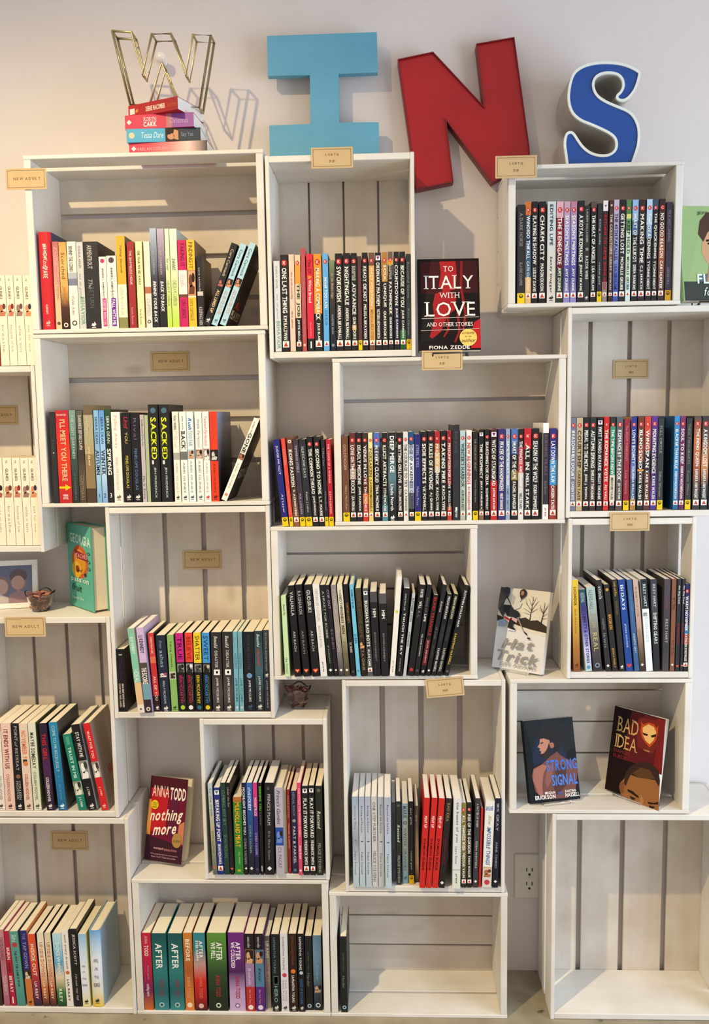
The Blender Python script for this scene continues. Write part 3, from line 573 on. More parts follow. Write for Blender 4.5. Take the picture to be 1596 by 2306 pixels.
row('D', [
 bel(1164, 1181, 461, '2a272b', 'A DARK HORSE', 'BLAYNE COOPER', .08, .42, .58, .82, '9a968e', 'n', 'e8c81c'),
 bsb(1182, 1195, 454, 'c06c34|.13|2a3a52|.4|3a5878|.74|dab27c', 'WINDIGO THRALL', 'CATE CULPEPPER', .56, 'eef2f4', 'f0e4d0', cn='orange-and-blue'),
 bsb(1196, 1210, 454, K1, 'PLAYING IN SHADOW', 'LESLEY DAVIS', .62),
 bsb(1212, 1228, 454, '161517', 'CHARM CITY', 'MASON DIXON', .58),
 (1231, 1250, 454, 'c6d0d3>c9d3d5>ced0cc>cfc8bc>d4d0ca', ['.03 .43 EDITING LIFE;1c2a44;s;.3;.68', '.54 .9 Sandy Duggar;22304a;s;.3;.62', 'L .95 3a3a3c'], dict(page=PAGE_W)),
 bsb(1251, 1267, 454, 'd8a8b4|.16|86182c|.5|5a1420|.66|20301f', 'THE RENEGADE', 'AMY DUNNE', .62, a0=.16, cn='crimson-and-green'),
 bsb(1268, 1282, 454, 'c8a0b0>9a8cc0>6a66b0>4a4890>9088c0', 'SEASON\'S MEETINGS', 'AMY DUNNE', .63),
 bsb(1283, 1297, 454, 'b87888>9a8cc0>6a66b0>4a4890>9088c0', 'SEASON\'S MEETINGS', 'AMY DUNNE', .63),
 bsb(1299, 1314, 452, '1b1a1d', 'A ROYAL ROMANCE', 'JENNY FRAME', .6),
 (1314, 1326, 463, '2c2a29', ['.04 .38 LAUREN GALLAGHER;a8a8a4;s;.3;.66', 'O .45 8a8a84', '.52 .76 RAZOR WIRE;d0d0cc;s;.22;.76', 'L .95'], {}),
 bsb(1328, 1341, 454, '5a4440|.06|1b191b', 'THE HEAT OF ANGELS', 'LISA GIROLAMI', .61),
 bel(1343, 1354, 458, '2a2a2d', 'being emily', 'rachel gold', .16, .42, .6, .82, 'c8c8c4', 'l'),
 bsb(1355, 1366, 452, 'e4e0e0|.1|2a2022|.8|8a8078', 'RETURN TO ARMS', 'SHEREE GREER', .58, 'c02430', bd='v'),
 bsb(1369, 1378, 451, '4a2c24>4a2e26>7a5840>4a3028>3a2018', 'THE COLLECTORS', 'LESLEY GOWAN', .53, 'd8d0c0', bd='O .05 b8aca0'),
 bsb(1379, 1391, 450, 'bdb0c2>a89cbc>8c94c8>4c62b4>3a4ea0', 'THE 45TH PARALLEL', 'LISA GIROLAMI', .6, '2e2840'),
 bsb(1392, 1406, 450, '1c191b', 'GETTING LOST', 'MICHELLE GRUBB', .53),
 bsb(1407, 1418, 450, '4f7f4a|.14|d8d47c|.18|6a9a64|.3|c6dcc0|.8|c8dce0', 'KEEP HOLD', 'MICHELLE GRUBB', .53, '1e3a28', a0=.2, cn='green'),
 bsb(1420, 1434, 450, '8fb3d8|.2|4a6a90|.34|18181a', 'HEART OF THE LILIKO\'I', 'DENA HANKINS', .61, cn='blue-and-black'),
 bsb(1435, 1450, 450, '2e2021', 'MAKING TIME', 'C.J. HARTE', .62),
 bsb(1452, 1465, 449, 'b0cae4|.25|6a8ab0|.38|19191b', 'THE DEADENING', 'YVONNE HEIDT', .58, cn='pale-blue-and-black'),
 bsb(1466, 1478, 449, '3a4a60|.1|19191b', 'THE QUICKENING', 'YVONNE HEIDT', .58),
 bsb(1480, 1494, 448, '2a1a1a>4a2a20>a45a34>6a3824>2a1c1c', 'NO GOOD REASON', 'CARI HUNTER', .58, bd='C'),
 bel(1496, 1510, 455, '322c38', 'PELICAN\'S LANDING', 'GERRI HILL', .08, .4, .66, .84, '8a8088', 'n', 'c8941c'),
], 667, 'below blue S', 'yellow-footed spine', 'books in the crate below the blue S', page=PAGE_W)

row('E', [
 bel(636, 650, 991, '1f2173', 'JUDGE ME NOT', 'AJ Layer', .07, .4, .62, .84, 'c8c4d4', 'S', xt=614),
 bel(652, 661, 988, 'd84a3c', 'FALLING', 'REBECCA SWARTZ', .12, .3, .6, .86, 'e89a88', 'n', xt=632),
 bsb(662, 675, 985, '6a4232>2a1c18>4a3024>8a5a3c', 'RIDING PASSION', 'D. JACKSON LEIGH', .56, bd='O .05 e8e0d4 8a4a34', xt=644),
 bel(676, 688, 990, '3a3040', 'TEMPERED STEELE', 'M.E. LOGAN', .07, .38, .62, .86, 'a89cac', 'S', xt=658.5),
 bel(689, 704, 990, '26292c', 'HURRICANE DAYS', 'Renee J. Lukas', .08, .44, .6, .84, 'a8acac', 'S', xt=672),
 bsb(705, 718, 984, K1, 'THE COMMON THREAD', 'JAIME MADDOX', .64, xt=689),
 bsb(719, 732, 984, K1, 'SECOND TO NONE', 'L.T. MARIE', .64, xt=705),
 bel(732, 740, 990, '23222c', 'T-Minus Two', 'KG MacGregor', .1, .3, .6, .82, 'a8a8b0', 'l', xt=722),
 bel(741, 752, 990, 'b01c2c', 'THE TOUCH OF A WOMAN', 'KG MACGREGOR', .05, .5, .6, .86, 'e8b0ac', 's', xt=733),
], 1181, 'loose on crate top', 'navy spine', 'loose books standing between two crates', fz=1.3035, page=PAGE_W)

row('F', [
 bel(773, 788, 982, '6b4430', 'GOLDDIGGER', 'Hilary McCollum', .1, .4, .58, .86, 'c8a888', 'l', xt=768),
 bsb(789, 803, 975, '5c2c28|.12|6a3a30|.4|a89080|.52|1b191b', 'LOVE ON THE RED ROCKS', 'LISA MOREAU', .68, cn='brown-and-black'),
 bsb(804, 817, 975, K1, 'DEADLY MEDICINE', 'JAIME MADDOX', .58),
 bsb(818, 830, 975, '3a3024|.1|2a1c1a|.5|5a2018|.68|dc6a30|.8|c03024', 'VENUS IN LOVE', 'TINA MICHELE', .58, cn='black-and-orange'),
 bsb(831, 841, 975, 'ece2b4>e0d08c>d0b860>c8ae50>e0c878', 'FORSAKEN', 'LAYDIN MICHAELS', .5, '5a4820', a0=.17),
 bsb(843, 857, 975, '4a6ab8|.16|2c3054|.3|1d1820', 'IN EVERY CLOUD', 'TINA MICHELE', .56, cn='blue-and-black'),
 bsb(861, 874, 975, '1b191b|.7|2a4a54|.82|4f8494', 'ILLICIT ARTIFACTS', 'STEVIE MIKAYNE', .6, bd='C', cn='black'),
 (875, 893, 974, '18191c>2c3a40>5a7c88>20282c>161619', ['.04 .45 DEEP MERGE;f0f0f0;s;.25;.78', '.58 .88 Linda North;e8e8e8;s;.28;.66', 'L .96 f0f0f0'], {}),
 bsb(895, 908, 974, K1, 'BETTING ON LOVE', 'ALYSSA LINN PALMER', .57),
 bsb(909, 920, 973, 'd8d6d0', 'THE COURAGE TO TRY', 'C.A. POPOVICH', .62, '3a3430'),
 bsb(921, 933, 972, '22507c|.14|b8c4d8|.3|dfe4ec|.55|b4bcd0|.68|5a5e68|.86|18181a', 'EDGE OF AWARENESS', 'C.A. POPOVICH', .63, '2a3448', cn='pale blue'),
 bel(934, 948, 978, '26266e', 'STEEL EYES', 'Melissa Price', .12, .38, .6, .82, 'a8a4c0', 'n'),
 bsb(949, 963, 972, '1a1a1d', 'SIDE EFFECTS', 'VK POWELL', .58),
 bsb(964, 978, 971, '1c191b', 'RULES OF REVENGE', 'AJ QUINN', .65),
 bsb(979, 991, 971, 'a8282c|.14|c0602c|.24|d0a870|.4|c8b898|.46|1b191b', 'PRICE OF HONOR', 'RADCLYFFE', .6, cn='red-and-black'),
 bsb(992, 1006, 970, '1b1a1b', 'TAKING FIRE', 'RADCLYFFE', .58),
 bsb(1007, 1017, 970, '8c2426|.6|1b191b|.84|b8402c', 'PRESCRIPTION FOR LOVE', 'RADCLYFFE', .64, cn='red-and-black'),
 (1019, 1035, 957, '2a2a2e', ['.07 .3 Beth pressly;55555a;l', '.36 .44 FORWARD;4a4a4e;l', 'K .86 .9 f0f0f0 .4 .66', '.9 .97 press;f0f0f0;I;.3;.7'], dict(page=PAGE_W, tn='grey')),
 bsb(1036, 1048, 970, 'b4ccd0>9cb8bc>a4bcb4>b4c0b4>a8b0a0', 'WINTER\'S HARBOR', 'AURORA REY', .63, '1e3844'),
 bsb(1050, 1062, 969, 'e8e4e0', 'NEW BEGINNINGS', 'KC RICHARDSON', .6, 'c02028'),
 bel(1064, 1076, 972, '1e1b1b', 'THE SONG IN MY HEART', 'Tracey Richardson', .08, .44, .54, .8, '9a948c', 'n'),
 bsb(1078, 1089, 967, '1b191b|.88|7a6048', 'THE PROPHECY', 'JERRY RABUSHKA', .54, bd='v 6a6a64', a0=.16),
 bsb(1091, 1102, 967, K1, 'SEARCHING FOR CELIA', 'ELIZABETH RIDLEY', .62, bd='C'),
 bsb(1104, 1119, 967, '3a1c1a|.08|241616|.56|b8262a', 'WITCH OF STALINGRAD', 'JUSTINE SARACEN', .62, bd='v', a0=.11, cn='black-and-red'),
 bsb(1121, 1137, 966, '35306e', 'PRAYER OF THE HANDMAIDEN', 'MERRY SHANNON', .68),
 bsb(1138, 1148, 966, '8fa2bc', 'SAME TIME NEXT WEEK', 'EMILY SMITH', .63, 'e4ecf2', '6a7c9c'),
 bsb(1150, 1165, 966, '4a70b0|.16|3a5484|.28|1c1a1c|.42|2a2418|.46|8a7228|.56|1b191b', 'HEART OF THE GAME', 'RACHEL SPANGLER', .55, cn='blue-and-black'),
 bsb(1166, 1178, 966, '241618|.2|a8202c|.36|c8323a|.48|cfccc6|.8|d8d6d2', 'THE PRINCESS AND THE PRIX', 'NELL STARK', .68, 'f0e8e4', '2a2826', cn='red-and-white'),
 bsb(1179, 1195, 965, 'c01c28|.22|1b191b', 'ALL IN', 'NELL STARK', .46, a0=.16, cn='red-and-black'),
 bsb(1196, 1213, 965, '1a1819', 'SEASON OF THE WOLF', 'ROBIN SUMMERS', .59),
 (1221, 1234, 953, 'eeeae8|.1|2e2a34|.84|f0ecea', ['.12 .54 BURNING TRAILS;6a5470;s;.25;.75', '.6 .74 Beth Burnett;7a7480;l', '.88 .97 press;a83838;I;.3;.7'], dict(page=PAGE_W, cn='black-and-white')),
 bsb(1236, 1252, 965, '262c78|.2|2c4898|.34|2f8cc8|.62|7a2a22|.84|9a3026', 'LAY DOWN THE LAW', 'CARSEN TAITE', .6, cn='blue-and-rust'),
], 1170, 'below red-scarf cover', 'brown spine', 'books in the crate below the red-scarf cover', page=PAGE_W)

row('G', [
 bsb(1281, 1294, 941, '6e7186', 'REASONABLE DOUBT', 'CARSEN TAITE', .66),
 bsb(1296, 1310, 941, 'b8a888>b4a484>ae9c78>b49a68>b8a078', 'COURTSHIP', 'CARSEN TAITE', .54, '2e2418'),
 bsb(1311, 1325, 940, K1, 'PEDAL TO THE METAL', 'JESSE J. THOMA', .58),
 bsb(1326, 1340, 940, '24302a>22241f>3a382a>4a3c34>3a2c2c', 'AUTUMN SPRING', 'SHELLEY THRASHER', .54),
 bsb(1342, 1355, 940, K1, 'FIRST TANGO IN PARIS', 'SHELLEY THRASHER', .57, bd='v', a0=.1),
 bsb(1357, 1369, 939, 'c8251f', 'THE ROMANCE VOTE', 'ALI VALI', .69),
 bsb(1371, 1383, 939, '2a2c28|.1|3a8a6c|.62|d9d2bc|.9|20201e', 'THE TIME BEFORE NOW', 'MISSOURI VAUN', .62, 'ecf0e8', '2a2824', cn='green-and-cream'),
 bsb(1385, 1400, 939, '4f5a64>555a60>585450>5a4c48>54463f', 'ROMANCE BY THE BOOK', 'JO VICTOR', .68),
 bel(1402, 1415, 944, '8e2034', 'The RIGHT THING EASY', 'Lena Valencia', .07, .46, .56, .82, 'c88a94', 'n'),
 bsb(1418, 1430, 939, '24368c|.3|4054a0|.5|6272b0|.66|2c5078|.88|a8803c', 'LOVE\'S BOUNTY', 'YOLANDA WALLACE', .5, cn='blue'),
 bsb(1433, 1447, 938, '6b3420|.3|8a3a22|.48|1b1917|.56|d8943c|.58|3a2418|.66|1a1917', 'BLINDSIDED', 'KARIS WALSH', .56, cn='rust-and-black'),
 bsb(1448, 1462, 938, 'c8402c|.2|9a3a28|.36|2a1a18|.6|5a2c20', 'WINGSPAN', 'KARIS WALSH', .55, cn='red-and-brown'),
 bsb(1463, 1477, 937, '5a2c88>4a2a78>2a2030>4a2a78>4c2c80', 'MOUNTING EVIDENCE', 'KARIS WALSH', .61),
 bel(1478, 1491, 942, '2c2e30', 'FULL CIRCLE', 'Dillon Watson', .08, .38, .58, .86, '9a9c98', 'n'),
 (1490, 1497, 941, '161518', [], dict(rec=.07, d=.075)),
 bsb(1514, 1526, 937, '2f8cc8>2478b0>2f84bc>2a7cb4>1f5c88', 'BLACKER THAN BLUE', 'REBEKAH WEATHERSPOON', .56, side='1a4a70'),
 bsb(1527, 1539, 937, '7a2858>6b2450>662048>6b2450>5a1c40', 'SOUL TO KEEP', 'REBEKAH WEATHERSPOON', .51),
 bel(1541, 1554, 942, '2b2c2c', 'THESE TWO HEARTS', 'Kenna White', .06, .5, .57, .84, '8a8470', 'n'),
 bsb(1558, 1574, 937, '4a3c38>c0642c>a8562c>4a3630>2c2826', 'THE FIEND QUEEN', 'BARBARA ANN WRIGHT', .54),
 bsb(1576, 1592, 937, '2a2829>5a3a28>d08c54>2a2624>1e1e20', 'A KINGDOM LOST', 'BARBARA ANN WRIGHT', .54),
 bsb(1594, 1609, 937, K1, 'PYRAMID WAITS', 'BARBARA ANN WRIGHT', .54),
], 1140, 'below green portrait cover', 'slate spine', 'books in the crate below the green portrait cover', page=PAGE_W)

row('H', [
 (264, 283, 1462, '121014', ['.16 .5 Three Bags;4a2040;i;.3;.7', '.55 .93 JULIA KENT SARA FAWKES;e8e4dc;s;.5;.75', '.55 .93 COURTNEY PINE LAUREN;d8b890;s;.18;.4', 'K .08 .1 a8a8a4 .3 .7'], dict(side='111014')),
 (311, 326, 1416, '8ab8a0|.06|7fbfa4|.64|dcb98c|.9|e2d4c4', ['.1 .3 ELLE KENNEDY;e8f0e8;s;.3;.75', '.47 .52 THE;c8e4d4;l;.2;.85', '.52 .64 DEAL;f0f4ec;l;.15;.85', 'O .955 e8e4dc 4a4440'], dict(xt=286, page=PAGE_W, rec=-.012)),
 (327, 343, 1414, 'c9b0d6|.41|4a4440|.66|6f9aa8|.84|33222a', ['.09 .12 ELLE;3a3040;l;.2;.8', '.13 .3 KENNEDY;2a2430;s;.25;.8', '.47 .52 THE;f0ece8;s;.15;.85', '.53 .66 SCORE;f4f0ea;s;.15;.85', 'O .955 e8e4dc 4a4440'], dict(xt=306, page=PAGE_W, rec=-.012, side='b9a4c4')),
 (349, 362, 1426, 'c93a38|.3|d8684c|.38|c03034|.8|2a161a', ['.05 .26 CHRISTINA LEE;f0d0c8;s;.35;.65', '.55 .86 ALL OF YOU;e8c8b4;s;.3;.72', 'L .95 f0e8e8'], dict(xt=332)),
 (364, 385, 1431, '1c2538', ['.07 .17 From;8a94a8;i;.3;.62', '.2 .42 ashes;9ab0bc;n;.28;.7', 'P .49 .55 1c2538 d8c8c8 b04a5c', '.6 .9 MOLLY MCADAMS;c8ccd0;l;.36;.6', 'L .96'], dict(xt=350)),
 (387, 402, 1430, '86b060|.48|c8c4b8|.58|86b060', ['.08 .42 Taking Chances;2a3a20;l;.3;.66', 'P .49 .57 b8b4a4 3a342c', '.64 .9 MOLLY MCADAMS;a8c488;l;.36;.6', 'L .95 3a4a30'], dict(xt=375)),
 (404, 421, 1426, 'c01e80|.37|151315', ['.05 .34 TRUE;3a0c28;l;.2;.8', 'P .39 .5 8a8a88 3a3838 1c1c1c', '.54 .9 ERIN MCCARTHY;b82470;s;.25;.62', '.56 .88 New York Times bestselling author;a8a850;l;.68;.8', 'O .95 a8c840'], dict(xt=394)),
 (422, 439, 1425, 'e0402e|.37|151315', ['.05 .34 BELIEVE;8a1c14;l;.2;.8', 'P .39 .5 8a8a88 2a2828 e0e0e0', '.54 .9 ERIN MCCARTHY;c02434;s;.25;.62', '.56 .88 New York Times bestselling author;b0b0b0;l;.68;.8', 'O .95 e8e8e8'], dict(xt=414)),
 (441, 458, 1425, 'e4c62a|.38|141515', ['.04 .35 SHATTER;2a2408;l;.2;.8', 'P .4 .5 8a8a88 4a4848 2c2c2c', '.54 .9 ERIN MCCARTHY;d8bc30;s;.25;.66', 'O .95 2a6a80'], dict(xt=434)),
 (460, 477, 1425, '3f8fd0|.38|131315', ['.04 .35 SWEET;123450;l;.2;.8', 'P .4 .5 6a6258 2a2420 c8b8a0', '.54 .9 ERIN MCCARTHY;2f80c0;s;.25;.62', '.56 .88 New York Times bestselling author;c8b040;l;.68;.8', 'O .95 e0c020'], dict(xt=453)),
 (480, 503, 1424, '2a2728>2c2829>342f30>4a4444>2e2a2b', ['.05 .2 Beautiful;e0dcd8;i;.3;.66', '.23 .45 DISASTER;d8d4d0;n;.34;.62', 'K .47 .54 eceae8 .2 .78', 'K .49 .52 3a3838 .4 .6', '.57 .89 JAMIE MCGUIRE;e0dcd8;n;.34;.62', 'L .95'], {}),
 (505, 528, 1423, '2a2728>2c2829>342f30>4a4444>2e2a2b', ['.05 .2 Beautiful;e0dcd8;i;.3;.66', '.23 .45 DISASTER;d8d4d0;n;.34;.62', 'K .47 .54 eceae8 .2 .78', 'K .49 .52 3a3838 .4 .6', '.57 .89 JAMIE MCGUIRE;e0dcd8;n;.34;.62', 'L .95'], {}),
 (529, 539, 1423, '6fa9bc', ['.06 .22 Beautiful;8a9aa8;i', '.26 .46 WEDDING;4a7484;n', '.58 .88 JAMIE MCGUIRE;2c4c58;n', 'L .95'], {}),
 (540, 550, 1423, '6fa5b0', ['.06 .22 Beautiful;8a9aa8;i', '.26 .46 WEDDING;4a7484;n', '.58 .88 JAMIE MCGUIRE;3c5c64;n', 'L .95'], {}),
 (552, 576, 1423, '14161c', ['.03 .48 WALKING DISASTER;3c424e;n;.34;.62', 'O .55 6a90b8', '.6 .88 JAMIE MCGUIRE;d8d8d8;n;.34;.62', 'L .94 3a5068'], {}),
 (577, 595, 1421, '22363c>2f4c54>3c5e68>2a3238>26262c', ['.04 .2 Beautiful;d8dcdc;i;.3;.66', '.22 .44 OBLIVION;b8402c;s;.3;.6', '.56 .88 JAMIE MCGUIRE;d8d8d4;n;.34;.66', 'L .94'], {}),
 (597, 611, 1419, '343a40>2a2e38>262a34>242832>22242c', ['.03 .5 BEAUTIFUL REDEMPTION;9a9a94;n;.34;.62', '.62 .96 JAMIE MCGUIRE;a0a4a8;n;.34;.62', 'L .55'], {}),
], 1606, 'beside turquoise hardback', 'short black book', 'books in the crate beside the turquoise hardback')

row('I', [
 (642, 653, 1343, 'c3dcab', ['.1 .24 Beneath May;4a5c3c;i', '.76 .96 the Sunset;5a6c4c;l'], dict(xt=632, page=PAGE_W)),
 (663, 678, 1319, '161417', ['.07 .33 VALHALLA;c8c8c4;s;.25;.72', '.5 .72 ARI BACH;c4c4c0;l;.3;.64', 'H'], dict(xt=647)),
 (683, 698, 1317, '161417', ['.07 .33 RAGNAROK;9a9a98;s;.25;.72', '.5 .75 ARI BACH;8a8a88;l;.3;.64', 'H'], dict(xt=664)),
 (703, 720, 1317, '161417', ['.06 .3 GUDSRIKI;c8c8c4;s;.25;.72', '.5 .72 ARI BACH;b4b4b0;l;.3;.64', 'H'], dict(xt=684)),
 (722, 737, 1316, 'e2dedb', ['.05 .4 SOMETHING LIKE A LOVESONG;b0aca8;l;.25;.72', '.45 .68 BECCA BURTON;a8a4a4;l;.3;.64', '.84 .95 press;3a3634;I;.36;.6'], dict(xt=703)),
 (739, 752, 1318, '131816', ['.06 .58 A HEART FOR ROBBIE;b0b0a4;n;.3;.68', '.66 .86 JP BARNABY;8a8e80;n;.3;.64', 'D'], dict(xt=719)),
 (753, 762, 1318, '1e1820', ['.05 .26 COP OUT;a89ca4;n;.2;.78', '.48 .7 KC BURN;7a6a78;n;.2;.74', 'D'], dict(xt=732)),
 (763, 775, 1318, '8a8280>9a8e88>a49890>7a7274>343034', ['.05 .3 COVERUP;c0b8b4;n;.24;.76', '.5 .73 KC BURN;c0b4a8;n;.24;.7', 'D'], dict(xt=744)),
 (776, 788, 1316, 'd9d4be>d6d0b8>b4ab8c>6a6248>4c4634', ['.06 .12 THE;4a4030;n;.3;.6', '.12 .42 NOTHINGNESS;3a3224;S;.26;.72', '.44 .54 BEN;2e281c;S;.26;.74', '.62 .84 BRAD BONEY;8a8060;n;.3;.66', 'D .93 e0dccc'], dict(xt=758)),
 (791, 801, 1316, '151416', ['.2 .42 TARTAN CANDY;b88a3c;n;.3;.75', '.63 .74 KC BURN;e8e4e0;n;.25;.75', 'O .95 4a484a'], dict(xt=772, side='5a1c1c')),
 (803, 812, 1316, '6fbcd8', ['.06 .26 RAINBOW BLUES;2a5a80;s', '.54 .64 KC BURN;2a5a80;s', 'O .94 4a94b4'], dict(xt=786)),
 (814, 827, 1325, '4a4032>3a2f22>2e251b>2a2018>231a12', ['.06 .56 THE PLANCHE GAME;5c4e38;s;.25;.75', 'P .6 .68 2a1c12 d8a070', '.7 .93 T.A. CHASE;a89878;n;.3;.7'], dict(xt=799, tn='brown')),
 bsb(828, 840, 1325, '55595c>34383a>2c2e30>3a3e40>55595c', 'BUDDHA\'S BAD BOYS', 'ALAN CHIN', .66, bd='v 3a4438', xt=816),
 (841, 857, 1333, '4a474a|.12|1d1a1e', ['.2 .3 HIM;e0dcd0;s;.3;.75', '.48 .82 BOWEN KENNEDY;8a8484;l;.35;.6'], dict(xt=832, page=PAGE_W)),
 (859, 875, 1337, '55525a|.12|1c191c', ['.2 .3 HIM;f0ece8;s;.3;.75', '.48 .82 BOWEN KENNEDY;9a9494;l;.35;.6'], dict(xt=853, page=PAGE_W)),
 (877, 889, 1299, 'e6e3da', ['.84 .96 press;8a8680;I;.36;.6', 'O .35 d8c84c'], dict(xt=893, page=PAGE_W)),
 (891, 905, 1325, '161517', ['.06 .25 CHRISTINA LEE;c8c8c4;l;.3;.55', '.28 .76 TOUCH THE SKY;e8e8e4;s;.32;.64', '.8 .95 RYAN STARK;a8a8a4;s;.4;.58'], dict(xt=909, page=PAGE_W)),
 (907, 914, 1337, 'b8bcbe', ['.05 .34 REDEMPTION;5a6064;S', '.46 .64 STRANDED;5a6064;S'], dict(xt=928)),
 (917, 931, 1317, '181619', ['.05 .14 PORTER;e0dcd4;s;.3;.75', '.18 .26 WILL;e0dcd4;s;.3;.75', '.28 .36 A. L.;7a7878;s;.3;.7', 'O .93 b03030'], dict(xt=945, page=PAGE_W, side='121013')),
 (932, 943, 1317, '1c1b1d', ['.14 .3 SIGNS OF;7a7a7a;l;.3;.68', '.32 .4 LIFE;e0e0dc;s;.3;.72', '.54 .78 MELANIE HANSEN;b8b8b4;s;.32;.6', 'O .94 4a484a'], dict(xt=962, page=PAGE_W)),
 (945, 956, 1340, '181617|.54|5a1c1c|.86|161416', ['.03 .5 BLIND TRIANGLE;b8262a;s;.25;.8', '.56 .84 JACK DEVENY;d8a8a0;s;.3;.68', 'L .94 e8e8e4'], dict(xt=976, cn='black-and-maroon')),
 (958, 968, 1317, '1d1d20', ['.18 .3 bones;c8c8c4;i;.3;.8', '.46 .6 all over;6a6a6a;l', '.66 .8 the country;5a5a5a;l', 'D .94'], dict(xt=997, page=PAGE_W)),
 (970, 981, 1338, '1a1a1c', ['.03 .3 MEGAN ERICKSON;d8d8d4;s;.3;.75', '.38 .58 HARD SIGNAL;3a443c;s;.25;.8', '.66 .95 SANTINO HASSELL;d0d0cc;s;.3;.75'], dict(xt=1007)),
 (982, 993, 1338, '1b1a1b', ['.03 .3 MEGAN ERICKSON;d0c8a8;s;.3;.75', '.38 .58 HARD SIGNAL;3a443c;s;.25;.8', '.66 .95 SANTINO HASSELL;c8c4b4;s;.3;.75'], dict(xt=1022)),
 (999, 1010, 1318, '1a191c', ['.06 .46 SUTPHIN BOULEVARD;d8d8d8;s;.3;.72', '.53 .88 SANTINO HASSELL;d0b03c;s;.3;.72', 'O .95 5a585a'], dict(xt=1046, page=PAGE_W)),
], 1519, 'beside hockey cover', 'pale green spine', 'books in the crate beside the hockey cover', y=FRONT-.006)

row('J', [
 (1291, 1306, 1306, 'e0bc44>d8b03c>c89a38>a87030>8a5028', ['.08 .28 LUCHADOR;4a3410;s;.3;.7', '.32 .58 ERIN FINNEGAN;8a6a24;l;.34;.6', 'L .93 5a3414'], dict(xt=1286, page=PAGE_W)),
 (1319, 1333, 1328, '1f5254>3a3474>6a64b0>c8c8ee>b8ccd0', ['.04 .16 ALEXIS HALL;a8b8c8;s;.2;.8', '.3 .9 LIBERTY & OTHER STORIES;2e2a50;s;.3;.75', 'O .95 5a8ab0'], dict(xt=1303, page=PAGE_W)),
 (1336, 1356, 1324, 'a8c0bc>a0b0ac>7a746c>4a4246>342c32', ['.03 .26 ALEXIS HALL;6a7a78;l;.2;.66', '.31 .5 FOR;a89c80;n;.25;.8', '.53 .76 REAL;c8bc84;n;.25;.8', 'O .93 7a90a8 342c32'], dict(xt=1319, page=PAGE_W)),
 (1364, 1376, 1307, '2a282a', ['.07 .21 stitch;d8d8d4;n;.2;.85', '.42 .54 sophie;8a8a88;l', '.58 .74 lewis;8a8a88;l', 'D .94'], dict(xt=1342, page=PAGE_W, side='242224')),
 (1379, 1391, 1317, '262422', ['.34 .52 BROKEN;d8983c;S;.25;.8', '.73 .96 JESSICA FREELY;c8903c;s;.25;.7', 'O .06 c8903c'], dict(xt=1359)),
 (1395, 1407, 1306, '242224', ['.02 .18 Lamb and Rice;c8a848;n;.25;.75', '.23 .38 SOPHIE REES;6a5c40;s;.25;.7', 'L .95 e8e8e8'], dict(xt=1377, page=PAGE_W)),
 (1410, 1425, 1306, '1d4390', ['.06 .33 151 DAYS;e0e8f0;S;.25;.7', '.48 .74 JOHN GOODE;b8c8e0;s;.32;.62', 'H .94 d8402c'], dict(xt=1391, page=PAGE_W)),
 (1429, 1440, 1306, '3a5c8c', ['.12 .46 LOVE COMES Home;6a90b8;n;.3;.66', '.58 .8 ANDREW GREY;c8d8e8;n;.3;.7', ], dict(xt=1411, page=PAGE_W)),
 (1441, 1453, 1306, 'c0a498>c4a898>b89484>6a5440>33281f', ['.08 .4 IN SEARCH OF LOVE;8a7064;n;.3;.66', '.53 .8 ANDREW GREY;a08468;n;.3;.7', 'D .93'], dict(xt=1424, page=PAGE_W)),
 (1455, 1470, 1305, '1f2526|.32|e8eef0', ['.05 .3 RILEY HART;e0e8e8;n;.3;.75', 'K .36 .4 8a9498 .1 .7', '.38 .68 CROSSROADS;c4ccce;l;.3;.75'], dict(xt=1441, page=PAGE_W, cn='black-and-white')),
 (1472, 1486, 1305, '34343a>4a4a50>26272a>242528>222326', ['.05 .3 RILEY HART;d0d4d4;n;.3;.75', '.36 .7 SHIFTING GEARS;d8d8d8;s;.25;.78'], dict(xt=1464, page=PAGE_W)),
 (1491, 1505, 1304, '4a4048>463c44>3a3538>363334>4a4644', ['.2 .32 collide;8a4a54;l;.3;.7', '.43 .69 RILEY HART;c0b8b8;n;.3;.72'], dict(page=PAGE_W)),
 (1508, 1518, 1304, '7f5138', ['.2 .34 FUEL;5a3624;n', '.66 .84 K.C. BURN;6a4430;n', 'D'], dict(page=PAGE_W)),
 (1520, 1529, 1304, '262528', ['.07 .27 No Big Deal;d8d8d4;S;.25;.75', '.48 .7 DANI REAM;a82430;n;.25;.75', 'H .945 d85a48'], dict(page=PAGE_W)),
 (1531, 1539, 1304, '262528', ['.07 .27 No Big Deal;d8d8d4;S;.25;.75', '.48 .7 DANI REAM;b82434;n;.25;.75', 'H .94 e07060'], dict(page=PAGE_W)),
 bsb(1542, 1554, 1315, '26235e|.3|222e80|.48|2a78b4|.57|a84a2c|.69|1a1a22', 'WARM NOVEMBER', 'KATHLEEN KNOWLES', .54, cn='navy'),
], 1507, 'above two displayed covers', 'yellow spine', 'books in the crate above the two displayed covers')

